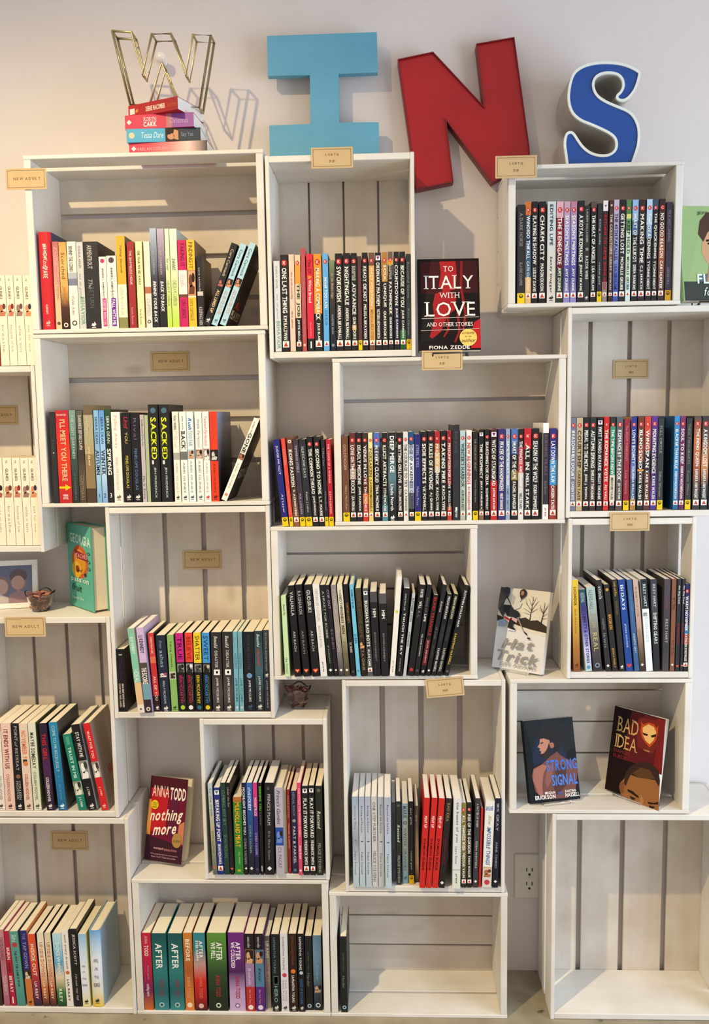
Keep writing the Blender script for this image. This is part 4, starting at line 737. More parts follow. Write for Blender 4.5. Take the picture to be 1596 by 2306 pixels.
row('K', [
 (-6, 11, 1630, 'e6e0d8', ['.6 .88 COLLEEN HOOVER;a89088;s', 'L .95 4a4440'], {}),
 (12, 34, 1629, 'e6c3b4', ['.07 .52 IT ENDS WITH US;7a2838;s;.25;.68', '.58 .9 COLLEEN HOOVER;a8706c;s;.3;.6', 'L .95 5a3a38'], dict(xt=1)),
 (36, 53, 1629, '16151a', ['.03 .2 POINT;b8b4b0;n;.3;.7', '.21 .27 of;b8b4b0;i;.3;.66', '.28 .54 RETREAT;b8b4b0;n;.3;.7', '.66 .88 COLLEEN;c0bcb8;n;.52;.8', '.66 .88 HOOVER;c0bcb8;n;.2;.46', 'O .61 8a5a44', 'L .95'], dict(xt=25)),
 (55, 74, 1630, 'dfcab6', ['.08 .4 NOVEMBER 9;d87c50;s;.2;.75', 'O .46 d08048', '.58 .88 COLLEEN HOOVER;b04c44;s;.28;.66', 'K .41 .45 3a2c24 .2 .7', 'L .95 6a4a40'], dict(xt=42)),
 (76, 93, 1628, 'dcdccc>d8d8c4>d6d8bc>d4d6ba>d8dac4', ['.11 .52 MAYBE SOMEDAY;3a3e40;s;.2;.7', '.56 .88 COLLEEN HOOVER;7a8070;s;.3;.64', 'L .95 4a4c44'], dict(xt=62, side='6a7050')),
 (105, 122, 1629, '241a34>2a1a38>4a2450>3a2040>1c1626', ['.12 .42 THIS GIRL;c8242c;s;.2;.75', '.62 .9 COLLEEN HOOVER;e8e0dc;s;.26;.64', 'L .95 e0d8d8'], dict(xt=87, side='2a2030')),
 (131, 150, 1627, '2a86ac>2580a8>2078a4>1c6c9c>1c6490', ['.04 .56 COME TO ME RECKLESSLY;b8d8e4;n;.3;.66', '.6 .88 A. L. JACKSON;68a8c4;n;.32;.6', 'L .95 e0f0f4'], dict(xt=109, side='3a3c40')),
 (176, 195, 1655, '1a7a64|.62|d0d0bc|.8|1a7a64', ['.17 .58 TRUST IN ME;c8e8d8;s;.3;.66', 'P .62 .8 8a8a74 d8d8c4 2c2c24', '.83 .96 J. LYNN;e0f0e4;s;.3;.66', 'K .03 .14 4a9a80 .3 .7'], dict(xt=140)),
 (198, 218, 1633, '1a1617|.42|c8c8c0|.63|1a1617', ['.09 .38 STAY WITH ME;e0dcd8;s;.3;.7', 'P .42 .63 8a8a84 e8e8e0 3a3a38', '.73 .83 J. LYNN;e8e4e0;s;.3;.6', 'L .95'], dict(xt=159, side='b8b4b8')),
 (228, 244, 1630, 'cc1f24|.44|d8d4c8|.62|cc1f24', ['.09 .4 WAIT FOR YOU;f0d0c8;s;.3;.66', 'P .44 .62 8a847c e8e0d4 3a3634', '.73 .83 J. LYNN;f0d8d0;s;.3;.6', 'L .95 e0a8a0', 'C .35 .95 .3 .42 WAIT;b03030;s'], dict(xt=186, side='8a7a70')),
], 1808, 'below framed photo', 'white spine', 'books in the crate below the framed photo')

row('L', [
 (479, 489, 1764, 'b6c4cc>b4b8b4>b0a888>8c8a74>56625a', ['.06 .36 by the creek;5a6a70;l', '.52 .76 geoff laughton;6a6450;l', 'H .92 d86048'], dict(xt=467, page=PAGE_W)),
 bsb(490, 504, 1774, '26307c', 'BREAKING UP POINT', 'BRIAN MCNAMARA', .62, bd='v 3a6a44', xt=480, page=PAGE_W),
 (505, 517, 1763, '1f3a34', ['.08 .46 CLIMBING ANY SKY;6a8478;n', '.56 .82 SEAN MICHAEL;5a8074;n', ], dict(xt=495, page=PAGE_W)),
 (518, 527, 1763, '1b1819', ['.05 .26 Under the Sun;9a9690;i', '.5 .7 jay lang;3a3838;l', 'H .935 d86048'], dict(xt=508, page=PAGE_W)),
 (529, 548, 1795, 'b06a34|.06|2c7a30', ['.07 .64 MULHOLLAND MEAT;f0a824;s;.2;.75', '.7 .86 Kip Noble;a8c888;i;.4;.7', 'K .93 .96 a8a82c .3 .7'], dict(xt=523)),
 (549, 559, 1763, '1c2240>1a1c30>1b1b20>1a191c', ['.05 .56 MOONLIGHT BECOMES YOU;d8dce4;s;.2;.75', '.6 .88 O\'SHEA VAUGHN;9a9ca4;l', 'D'], dict(xt=542, page=PAGE_W)),
 (560, 573, 1763, '3468b4>2a56a0>244878>1e2438>1c1e28', ['.05 .12 the;c8d8e8;i', '.12 .3 LUCKIEST;e0e8f0;s;.25;.72', '.46 .76 O\'SHEA VAUGHN;9aa4b4;l;.3;.64', 'D'], dict(xt=554, page=PAGE_W)),
 (574, 584, 1763, 'c83880|.26|8a2c7c|.36|3a2a70|.8|22203c', ['.16 .36 MOONSTRUCK;e8c8e0;s', '.54 .78 O\'SHEA VAUGHN;a8a0c8;l', 'O .94 4a4868'], dict(xt=568, page=PAGE_W)),
 (586, 594, 1763, '141414', ['.04 .2 DESIGNS;6ac83c;s', '.22 .3 YOU;6ac83c;s', '.32 .46 kathrin;6a6a68;l', 'K .9 .96 e0e0dc .4 .6'], dict(xt=582, cn='black', page=PAGE_W)),
 (596, 617, 1763, '1d1b1e', ['.04 .08 2;8a8888;n;.3;.5', '.12 .46 PRINCE\'S PSALM;c8c4c4;n;.3;.62', '.52 .84 Eric Shaw Quinn;9a9696;n;.32;.6', 'D .93 e8e8e8'], dict(xt=595, page=PAGE_W)),
 (622, 640, 1774, 'b3abb8|.45|2a4a9c|.66|b3abb8', ['.03 .42 Prince\'s Gambit;4a4058;i;.25;.7', 'P .48 .63 2a4a9c 6a8ac8', '.68 .92 C.S. PACAT;6a6078;n;.3;.7'], {}),
 (641, 648, 1775, 'c9bd9a', [], dict(rec=.012)),
 (649, 656, 1778, '8a2226', ['.07 .34 MARIE SEXTON;c87c68;S', '.4 .7 NEVER A HERO;c87c68;S', 'L .95 b05048'], dict(rec=.008)),
 (658, 671, 1781, '2a2a50', ['.01 .3 ABIGAIL ROUX;9aa0b8;l;.3;.7', 'O .36 a8a8a4', '.43 .88 PART & PARCEL;d8d8dc;s;.3;.72', 'O .96 5a7a8c'], dict(rec=.008)),
 (672, 681, 1763, 'd0486a', ['.06 .58 FAIRYTALES FOR MODERN QUEERS;f0b8c0;s', '.68 .82 Emily Reed;f8e8e4;s', 'O .95 f0d0d0'], dict(page=PAGE_W)),
 bsb(683, 697, 1770, '1e1c1e', 'PLAY IT FORWARD', 'FREDERICK SMITH', .58, bd='v 3a3a34'),
 bsb(698, 711, 1769, '1e1c1e', 'PLAY IT FORWARD', 'FREDERICK SMITH', .58, bd='v 3a3a34'),
 (713, 728, 1770, '24261f', ['.28 .48 Rescued;c8ccb8;I;.25;.75', '.64 .97 FELICE STEVENS;a8aca0;l;.3;.68', 'O .05 5a5c50'], {}),
], 1953, 'beside purple face-out cover', 'pale thin spine', 'books in the crate beside the purple face-out cover', y=FRONT-.007)

row('M', [
 (795, 809, 1794, '92aac4>b4bcc4>8f989e>b8c4cc>b0c2cc', ['.1 .36 Second & Nory;6a7480;n;.3;.62', '.6 .86 Felice Stevens;6a7480;n;.3;.62', 'K .48 .49 6a7480 .35 .65'], dict(xt=791)),
 (810, 823, 1794, 'a8b0c4>b4bcca>b8c2cc>b4c4cc', ['.1 .4 Betting on Forever;4a4e60;n;.3;.66', '.61 .86 Felice Stevens;5a5e6c;n;.3;.62', 'K .49 .5 4a4e60 .3 .7'], {}),
 (824, 837, 1794, 'a8b0c4>b4bcca>b8c2cc>b4c4cc', ['.1 .4 Betting on Forever;4a4e60;n;.3;.66', '.61 .86 Felice Stevens;5a5e6c;n;.3;.62', 'K .49 .5 4a4e60 .3 .7'], {}),
 (838, 851, 1794, 'c9c6c4', ['.06 .5 ONE STEP FURTHER;6a6464;n;.25;.72', '.6 .94 FELICE STEVENS;6a6464;n;.25;.72'], {}),
 (852, 866, 1795, 'a8b0bc>b8bdc6>bcc2c8>b8c0c4', ['.08 .4 Beyond the Surface;4a5060;n;.3;.66', '.62 .88 Felice Stevens;6a6e78;n;.3;.62', 'K .49 .5 4a5060 .3 .7'], {}),
 (867, 882, 1796, 'a8b0c0>b4bcd0>b8c8d4>b8ccd4', ['.08 .4 Beyond the Surface;4a5060;n;.3;.66', '.62 .88 Felice Stevens;6a6e78;n;.3;.62', 'K .49 .5 4a5060 .3 .7'], dict(rec=-.005)),
 (883, 892, 1807, '6f7078', ['.12 .36 LEARNING;4a4a54;l', '.6 .85 FELICE STEVENS;44444e;l'], dict(rec=.03)),
 (893, 904, 1805, '2a2c24', ['.28 .49 Rescued;c8ccb8;I;.25;.78', '.65 .98 FELICE STEVENS;a8aca0;l;.28;.7', 'O .05 5a5c50'], dict(rec=.012)),
 (906, 920, 1810, '8fa8b4>9aa4a0>98a09a>8aa0a0>7a9ca8', ['.03 .18 MARIE;4a6474;s;.2;.8', 'O .24 4a565c 98a09a', '.3 .84 WINTER ORANGES;4a5a60;n;.3;.7', 'L .93 3a6a88'], dict(rec=.02)),
 bel(921, 932, 1805, '1f1a1c', 'just girls', 'rachel gold', .08, .28, .6, .82, 'b8b4ac', 'n', 'd8b01c', rec=.016),
 (934, 943, 1815, '5a564e>6a665c>a89878>b8a480>2a2420', ['.12 .2 let it;c8c4bc;l'], dict(rec=.025)),
 (944, 957, 1797, 'c6241f', ['.2 .33 PENT UP;f0dcd4;s;.25;.7', '.45 .8 DAMON SUEDE;3a1010;s;.3;.66', 'O .94 b03a30'], dict(xt=955, rec=-.004)),
 (958, 971, 1797, 'c6241f', ['.2 .33 PENT UP;f0dcd4;s;.25;.7', '.45 .8 DAMON SUEDE;3a1010;s;.3;.66', 'O .94 b03a30'], dict(xt=972, rec=-.004)),
 (972, 986, 1798, 'c6241f', ['.2 .33 PENT UP;f0dcd4;s;.25;.7', '.45 .8 DAMON SUEDE;3a1010;s;.3;.66', 'O .94 b03a30'], dict(xt=988, rec=-.004)),
 (987, 1001, 1798, '2a2224>221b1d>20181c>241c1e', ['.05 .26 BAD IDEA;a88a58;n;.3;.75', '.44 .73 DAMON SUEDE;7a2028;n;.3;.68', 'D .94'], dict(xt=1004, rec=-.004)),
 (1018, 1036, 1799, 'dadad8|.78|b8b8b0|.795|d8dcd0', ['.04 .48 the bones of you;3a3838;n;.3;.72', '.53 .72 Laura Stone;5a5858;l;.3;.58', '.83 .94 press;3a4038;I;.36;.6'], dict(xt=1021, page=PAGE_W, rec=-.006)),
 bsb(1038, 1050, 1808, '8a7a3c>7c6e34>8a7a44>5a5028>1c1b18', 'ALL THINGS RISE', 'MISSOURI VAUN', .56),
 bsb(1051, 1062, 1807, '25261c>22231c>1e1e18>1d1d1a', 'RISE OF THE GORGON', 'TANAI WALKER', .6),
 (1064, 1076, 1798, '3a3638', ['.06 .32 A MATTER OF WHEN;b8b4b0;s;.3;.7', '.48 .78 EDEN WINTERS;b0acac;s;.3;.66', 'D'], dict(xt=1070)),
 (1077, 1082, 1820, 'c02420', [], dict(xt=1083, rec=.002)),
 (1085, 1106, 1804, 'e8e4de|.2|e6e2da|.76|c8a888|.86|d8cfc8', ['.06 .11 TUCKER;3a70b0;s;.1;.85', '.16 .28 Six;a89878;i;.4;.7', '.3 .74 IMPOSSIBLE THINGS;3a6aa4;I;.3;.72', 'P .78 .88 d8c8b8 a8684c 6a3c28', 'O .94 c03c44'], dict(xt=1093, cn='white', tn='blue', rec=.001)),
 (1108, 1121, 1798, '171828', ['.06 .36 18% GRAY;b8bcc8;n;.3;.72', '.48 .78 ANNE TENINO;9a9eac;n;.3;.68', 'D'], dict(xt=1115)),
], 1989, 'above near-empty crate', 'blue-grey spine', 'books in the crate above the near-empty crate', y=FRONT-.006, page=PAGE_W)

row('N', [
 (-6, 6, 2094, '3a2a20', ['.3 .7 CHANGE;8a6a4c;n'], {}),
 (10, 23, 2094, 'c08a94>b06a7a>b87484>a85a70', ['.1 .4 UNTRADEABLE;7a4a58;n', '.6 .86 TERESA BENNETT;e0c0c8;n', ], dict(xt=-6)),
 (25, 37, 2097, 'b01c38', ['.22 .38 BURN;f0e0dc;s;.2;.75', '.42 .56 ADD;6a1020;s;.2;.75', '.6 .82 BETRAY;f0e4e0;s;.2;.75', 'K .88 .97 e8e0dc .36 .6'], dict(xt=8)),
 (39, 58, 2098, '5a9a90>569488>5a9a90>4a8880', ['.04 .14 Sidra;c8e0d8;i', 'O .18 b83c44', '.26 .74 THE WAY THE GAME IS WON;1e3a38;s;.35;.62'], dict(xt=20)),
 (62, 77, 2096, '2a2470|.52|3a2c28|.64|c8763c', ['.04 .12 THE;8a84b8;n;.25;.75', '.15 .5 TAP GOWN;a8a0c8;n;.25;.75', 'P .53 .64 3a3028 d8c0a0', 'L .95 5a2c14'], dict(xt=44)),
 (78, 95, 2104, 'd8502c>d8582c>c83a30>7a2a48>2a2444', ['.13 .58 INSIDE OUT;f0dcc8;S;.25;.75', '.66 .9 LIA RILEY;f0dcd4;s;.3;.66', ], dict(xt=61)),
 (97, 112, 2101, 'e2d8c0>ecdcc4>e8c8a0>c86a30>3a2430', ['.12 .6 UPSIDE DOWN;d09080;S;.25;.72', '.66 .9 LIA RILEY;f0e0cc;s;.3;.66'], dict(xt=82)),
 (114, 128, 2101, 'd8ccb0>e4d4b8>e0b890>b85c30>3a2430', ['.12 .6 UPSIDE DOWN;c88474;S;.25;.72', '.66 .9 LIA RILEY;f0e0cc;s;.3;.66'], dict(xt=99)),
 (130, 150, 2102, 'bcdce8>9cccde>5aa4cc>e0ccac>3a7a3c>1c4020', ['.12 .56 SIDESWIPED;d8ecec;S;.3;.72', '.76 .94 RILEY;e8f0e0;s;.3;.62'], dict(xt=117)),
 (151, 166, 2097, 'e8e2da', ['.05 .5 with every breath;5a4a4c;i;.3;.7', 'O .55 c86a34', '.64 .93 LIA RILEY;4a4244;s;.3;.62'], dict(xt=137)),
 (168, 185, 2092, '1a191b', ['.07 .46 JESSICA SCOTT;e0dcd8;l;.3;.72', '.58 .92 I break my fall;b8b4b4;i;.3;.66'], dict(xt=155)),
 (187, 204, 2104, '8cbce0>c8dcec>e4e8ee>dfe0ec>e4dc90', ['.43 .46 WHAT;6a7080;l;.2;.7', '.51 .53 WE;6a7080;l;.3;.6', '.6 .63 LEFT;6a7080;l;.2;.7', '.69 .72 BEHIND;5a6070;l;.1;.85', 'L .93 2a2a30'], dict(xt=175)),
 (207, 233, 2096, '6aa8e0>b8d4ec>e6eaf0>dfe2ee>e2dcc0>e0c02c', ['.37 .42 WHAT;5a6070;l;.3;.75', '.48 .52 WE;5a6070;l;.4;.68', '.59 .63 LEFT;5a6070;l;.35;.72', '.69 .74 BEHIND;4a5060;l;.25;.82', 'L .92 2a2a30'], dict(xt=197, hard=True, side='8aa0b0', d=.148)),
], 2264, 'in corner floor crate', 'dark-brown spine', 'books in the floor crate ending in sky-blue spines')

row('O', [
 (326, 346, 2101, 'c01c3c>b81c3c>a81c48>6a1c50>c86a2c', ['.04 .14 ANNA;e0b0b0;l;.3;.65', '.16 .3 TODD;f0d8d4;s;.25;.7', '.42 .6 After series;d8a0a8;l;.5;.66', '.66 .82 nothing more;f0dce0;i;.25;.7'], dict(xt=319)),
 (349, 381, 2102, '174e52>1c6060>2a7878>1c5c62>38888c', ['.13 .46 AFTER;e4e8e4;s;.25;.7', '.6 .82 ANNA TODD;7a4450;s;.4;.72', 'O .93 a8c0bc 1c5c62'], dict(xt=340)),
 (384, 416, 2102, '174e52>1c6060>2a7878>1c5c62>38888c', ['.13 .46 AFTER;e4e8e4;s;.25;.7', '.6 .82 ANNA TODD;7a4450;s;.4;.72', 'O .93 a8c0bc 1c5c62'], dict(xt=376)),
 (418, 438, 2101, 'c87c30>b86a2c>a8582c>c8702c>d8823c', ['.08 .36 BEFORE;f0e4d0;s;.25;.72', '.56 .84 ANNA TODD;d89a68;s;.28;.66', 'O .93 f0d8b8'], dict(xt=411)),
 (440, 467, 2101, '2a8088>3a7c84>b89088>cc2c24>b02020>3a1416', ['.1 .32 AFTER;f0ece8;s;.48;.78', '.1 .36 EVER HAPPY;f0ece8;s;.2;.42', '.56 .84 ANNA TODD;d86a58;s;.4;.68', 'O .94 e0b0a8'], dict(xt=433)),
 (471, 514, 2101, '5a8c3c>4a7a34>2c4a28>1c301c>1a2418', ['.12 .35 AFTER;f0f0e8;s;.48;.78', '.12 .33 WE FELL;f0f0e8;s;.2;.42', '.54 .82 ANNA TODD;a03038;s;.4;.64', 'O .93 d0d8c8 1a2418'], dict(xt=466)),
 (518, 553, 2100, '6a2478>68247a>4a2058>b894c0>c8acd0', ['.12 .35 AFTER;f0e8f0;s;.48;.78', '.12 .45 WE COLLIDED;f0e8f0;s;.18;.42', '.55 .84 ANNA TODD;a83048;s;.4;.68', 'O .93 8a6a94 e0d0e4'], dict(xt=513)),
 (555, 575, 2103, '19161a|.2|b08060|.38|9a7aa2|.68|b42a30', ['.04 .18 tammara webber;c8c4c4;l;.3;.66', 'P .21 .38 2a1c18 d0a078', '.44 .66 Breakable;d8c0dc;i;.3;.66', '.72 .9 New York Times;e0a8a0;l;.35;.6', 'O .95 f0e0dc'], dict(xt=551, cn='black-and-lilac')),
 (577, 597, 2103, '19161a|.2|5a6a78|.38|4c7a94|.68|5a2470', ['.04 .18 tammara webber;c8c4c4;l;.3;.66', 'P .21 .38 4a6a80 c89068 2a1c18', '.44 .62 Easy;1c2c3c;i;.3;.66', '.72 .9 New York Times;c8a0d0;l;.35;.6', 'O .95 e0d0e8'], dict(xt=573, cn='black-and-teal')),
 (599, 611, 2108, '6a6864>8a8480>a8a09a>7a7874>9a9690', ['.07 .3 URANG;e8e4dc;s;.2;.8', '.38 .74 THE HIT LIST;b86a6c;s;.25;.75'], dict(page=PAGE_W, rec=.012)),
 (614, 632, 2104, '161a1e', ['.04 .5 SAMANTHA YOUNG;6a8a94;l;.25;.55', 'K .54 .65 5a6a70 .2 .8', 'K .55 .64 1c2226 .28 .72', '.67 .88 HERO;8ab0b8;l;.25;.7', 'L .95'], {}),
 (634, 651, 2103, 'd8d4d8', ['.04 .46 SAMANTHA YOUNG;6a6468;l;.3;.55', 'O .53 c03c50', '.6 .86 INDIA PLACE;9a9498;l;.2;.42', '.6 .86 FALL FROM;9a9498;l;.55;.76', 'L .95 3a3638'], {}),
 (653, 671, 2103, '2a1a14', ['.03 .4 DOWN LONDON ROAD;8a4a30;l;.35;.62', 'O .48 d8782c', '.53 .88 SAMANTHA YOUNG;e0d8d0;s;.3;.62', 'L .95'], {}),
 (673, 687, 2103, '141418', ['.04 .46 SAMANTHA YOUNG;d8d4d4;s;.25;.6', 'O .5 b8c8d8', '.58 .9 ECHOES OF SCOTLAND;3a6a9c;s;.3;.7', 'L .95'], {}),
 (689, 705, 2108, '18181a', ['.22 .46 ROBIN YORK;5a5a5c;l;.34;.6', '.5 .68 Harder;7a7a7c;l;.25;.66', 'O .94 a8c8cc 18181a'], dict(rec=.006)),
 (707, 726, 2107, '5a7c94>6a8ca4>5c7c94>3a4450>1c1e24', ['.4 .6 Deeper;8aa8b8;l;.3;.66', 'P .66 .76 3a4450 b89c80', 'O .93 c0d0d8 1c1e24'], dict(rec=.006)),
], 2271, 'beside near-empty crate', 'crimson spine', 'books in the floor crate beside the near-empty crate')

row('P', [(768, 783, 2109, '1b1c1e', ['.22 .46 ROBIN YORK;5a5e60;l;.34;.6', '.52 .68 Harder;7a8084;l;.25;.66', 'O .935 a8d0d4 1b1c1e', 'C .2 .9 .22 .32 Harder;6a6e72;l'], dict(xt=764, side='26282c', lab='black paperback standing alone in the near-empty floor crate'))],
    2274, 'lone in near-empty crate', 'crate', 'lone book in the near-empty crate')

def boxed(x0, x1, yt, ti, sk, tr, **o):
    return (x0, x1, yt, 'efe2ca', ['.12 .26 GLINES;6a6258;s;.3;.6', 'P .3 .45 efe2ca %s %s' % (sk, tr), '.55 .85 %s;a89e90;l;.3;.62' % ti, '.03 .06 ag;6a6258;l;.35;.6'], o)
row('U', [
 boxed(-6, 15, 1031, 'hold on tight', '9a5a44', '2a1c1a', lab='cream boxed-set spine, fifth from the crate side, inside the crate'), boxed(16, 36, 1031, 'breathe', 'b87858', '6a3a30', lab='cream boxed-set spine, fourth from the crate side, inside the crate'), boxed(37, 55, 1031, 'because of low', 'c07860', '8a2c2c', lab='cream boxed-set spine, third from the crate side, inside the crate'),
 boxed(56, 74.5, 1031, 'while it lasts', '9a7464', '6a5048', lab='cream boxed-set spine, second from the crate side, inside the crate'), boxed(75.5, 93.5, 1031, 'just for now', 'd08c60', '2c3050', lab='cream boxed-set spine, touching the crate side, inside the crate'),
], 1225, 'boxed set inside crate', 'crate', 'shrink-wrapped boxed set inside the crate')
row('U', [
 (-8, 2, 620, '9c2a28', [], dict(lab='dark red book at the end of the boxed set on the crate top')), boxed(3, 22, 620, 'breathe', 'b87858', '6a3a30', lab='cream boxed-set spine, fourth from the crate side, on the crate top'), boxed(23, 40, 620, 'because of low', 'c07860', '8a2c2c', lab='cream boxed-set spine, third from the crate side, on the crate top'),
 boxed(41, 60, 620, 'while it lasts', '9a7464', '6a5048', lab='cream boxed-set spine, second from the crate side, on the crate top'), boxed(61, 79, 621, 'just for now', 'd08c60', '2c3050', lab='cream boxed-set spine, nearest the crate side, on the crate top'),
], 820, 'boxed set atop crate', 'red book', 'boxed set standing on the crate', fz=1.7105)

# ------------------------------------------------------------------ big letters on top
def px_poly(pts, sx, sy, sc, Y):
    out = []
    for x, y in pts:
        p = at(sx+x/sc, sy+y/sc, Y); out.append((p.x, p.z))
    return out
# pale blue I, plywood, leaning on the wall above its crate
ip = px_poly([(105, 208), (742, 186), (747, 420), (520, 428), (524, 710), (753, 708), (757, 890), (122, 897), (118, 728), (357, 718), (354, 435), (110, 440)], 560, 0, 2.574, -.05)
zb = CRATES['C']['z1']+.0005
ip = [(x, zb if i in (6, 7) else z) for i, (x, z) in enumerate(ip)]
o = empty('letter_i', (sum(p[0] for p in ip)/12, -.05, zb)); tag(o, 'large pale blue painted wooden capital letter I standing on a crate', 'letter')
IB = surf('worn_blue_paint', '5fa3c0', '569ab8', 9, .55, .15, '5a94ac')
prism('letter_body', [(x-o.location.x, z-zb) for x, z in ip], 0, .021, IB, o)
prism('back_batten', [(-.02, .02), (.02, .02), (.02, .26), (-.02, .26)], .0215, .047, mat('8a7a60', .7), o)

# red N, shallow metal tray letter hung on the wall
npx = [(895, 133), (975, 116), (1088, 237), (1072, 98), (1158, 83), (1192, 330), (1194, 362), (1100, 384), (1005, 272), (1021, 409), (936, 427)]
npp = [at(x, y, -.04) for x, y in npx]; npp = [(p.x, max(p.z, 2.155) if i in (6, 7) else p.z) for i, p in enumerate(npp)]
npx2 = at(1128, 392, -.04)
npp = npp[:7] + [(at(1108, 392, -.04).x, 2.156)] + npp[8:]
o = empty('letter_n', (npp[10][0], -.04, npp[10][1])); tag(o, 'large tilted red metal capital letter N on the wall', 'letter')
pts = [(x-o.location.x, z-o.location.z) for x, z in npp]
RED = surf('red_enamel', 'b01018', 'a00e16', 6, .35, .05); RIM = mat('7c1018', .4)
prism('letter_face', pts, .006, .012, RED, o)
def rim(name, pts, y0, y1, t, m, parent):
    n = len(pts); ar = sum(pts[i][0]*pts[(i+1) % n][1]-pts[(i+1) % n][0]*pts[i][1] for i in range(n)); sg = 1 if ar > 0 else -1
    ins = []
    for i in range(n):
        a, b, c = Vector(pts[i-1]), Vector(pts[i]), Vector(pts[(i+1) % n])
        d1 = (b-a).normalized(); d2 = (c-b).normalized()
        n1 = Vector((-d1.y, d1.x))*sg; n2 = Vector((-d2.y, d2.x))*sg; m_ = (n1+n2)
        m_ = m_/max(.25, m_.length_squared)*2; ins.append(b+m_*t)
    V = [(x, y0, z) for x, z in pts]+[(p.x, y0, p.y) for p in ins]+[(x, y1, z) for x, z in pts]+[(p.x, y1, p.y) for p in ins]
    Fc = []
    for i in range(n):
        j = (i+1) % n
        Fc += [(i, j, n+j, n+i), (2*n+i, 3*n+i, 3*n+j, 2*n+j), (i, 2*n+i, 2*n+j, j), (n+i, n+j, 3*n+j, 3*n+i)]
    return mesh_obj(name, V, Fc, m, parent), ins
rim('letter_rim', pts, 0, .038, .0022, RIM, o)

# blue S: deep channel letter with white trim
sz = [(1115, 255), (1090, 235), (1040, 210), (980, 192), (900, 183), (820, 185), (745, 200), (690, 225), (650, 262), (625, 320), (612, 390), (610, 450), (622, 510), (650, 560), (700, 600), (760, 625), (830, 655), (895, 688), (932, 720), (943, 760), (932, 800), (893, 826), (840, 830), (780, 815), (730, 780), (692, 732), (665, 690), (640, 669), (610, 673), (591, 700), (583, 760), (590, 820), (605, 872), (830, 870), (1060, 867), (1090, 830), (1110, 760), (1115, 680), (1105, 620), (1075, 560), (1030, 520), (960, 490), (890, 460), (840, 430), (810, 395), (797, 350), (805, 310), (830, 285), (870, 272), (920, 272), (960, 285), (985, 315), (990, 355), (975, 390), (952, 412), (947, 440), (965, 458), (1000, 462), (1040, 440), (1080, 390), (1105, 330), (1118, 275)]
sp = px_poly(sz, 1080, 80, 3.093, -.155); zs = CRATES['D']['z1']+.0005
sp = [(x, zs if i in (32, 33, 34) else max(z, zs)) for i, (x, z) in enumerate(sp)]
o = empty('letter_s', (sp[33][0], -.155, zs)); tag(o, 'large deep capital letter S with blue face and white edge on a crate', 'letter')
def smooth_loop(p, hold=()):
    out = []; n = len(p)
    for i in range(n):
        a, b, c, d = p[i-1], p[i], p[(i+1) % n], p[(i+2) % n]; out.append(b)
        if i in hold: continue
        for t in (1/3, 2/3):
            out.append(tuple(.5*(2*b[k]+(c[k]-a[k])*t+(2*a[k]-5*b[k]+4*c[k]-d[k])*t*t+(3*b[k]-a[k]-3*c[k]+d[k])*t**3) for k in (0, 1)))
    return out
pts = smooth_loop([(x-o.location.x, z-zs) for x, z in sp], (31, 32, 33, 34))
SIL = surf('aged_aluminium', 'b9b4aa', '9c968c', 14, .45, .1); WTR = mat('e8ece4', .4)
_, ins = rim('white_trim', pts, -.003, .004, .0058, WTR, o)
rim('side_return', pts, .004, .135, .0012, SIL, o)
BLUE = surf('blue_acrylic', '1f4f9e', '1d4a96', 10, .3, .03, '1a4488')
prism('letter_face', [(p.x, p.y) for p in ins], .0005, .003, BLUE, o)
prism('letter_back', [(p.x*1, p.y) for p in ins], .128, .132, SIL, o)

# brass wire W on its stack of four paperbacks
wz = [(650, 187), (762, 195), (826, 440), (880, 205), (990, 203), (1078, 445), (1118, 208), (1222, 213), (1156, 630), (1040, 628), (937, 372), (868, 612), (755, 614)]
W0, W1 = -.160, -.120
wf = [at(x/2.574, y/2.574, W0) for x, y in wz]
zw = 2.3275
k = zw
base = [(p.x, p.z-k) for p in wf]
sc_ = 1.0
o = empty('letter_w', (sum(p[0] for p in base)/13, (W0+W1)/2, zw)); tag(o, 'open brass wire capital letter W standing on stacked paperbacks', 'letter')
BRASS = mat('b5a67c', .35, .75)
bs = [(x-o.location.x, z+.003) for x, z in base]
hw = (W1-W0)/2
tube('front_outline', [[(x, -hw, z) for x, z in bs+bs[:1]]], .0032, BRASS, o)
tube('back_outline', [[(x, hw, z) for x, z in bs+bs[:1]]], .0032, BRASS, o)
for x, z in bs: tube('cross_rod', [[(x, -hw, z), (x, hw, z)]], .0028, BRASS, o)

zc = 2.2065
def flat_book(px0, px1, th, col, elems, yaw, label, xoff=0):
    global zc
    a, b = at(px0, 300, -.185), at(px1, 300, -.185); L = (b.x-a.x)/math.cos(R(yaw))
    root = empty('paperback_book', ((a.x+b.x)/2, -.185, zc+th/2), (0, 0, R(yaw)))
    piv = empty  # lies flat: book built standing, then turned on its side
    root.rotation_euler = (0, 0, 0)
    root.matrix_world = Matrix.Translation(((a.x+b.x)/2, -.185, zc+th/2)) @ Matrix.Rotation(R(yaw), 4, 'Z') @ Matrix.Rotation(R(-90), 4, 'Y') @ Matrix.Translation((0, 0, -L/2))
    book_geo(root, th-.0006, L, .108, col, spec_cols(col)[0], PAGE_W, False, elems)
    tag(root, label, 'book', 'paperbacks stacked under the wire W'); zc += th
def rev(e):  # lettering that reads left to right on a lying spine
    return e
flat_book(288, 466, .0265, 'd02c48>d83c50>e07878>e8c4b8>2a2426', ['.1 .5 HARLAN COBURN;e8a0a8;s;.3;.6', 'D .06'], -2.5, 'pink and white paperback at the bottom of the stack under the wire W')
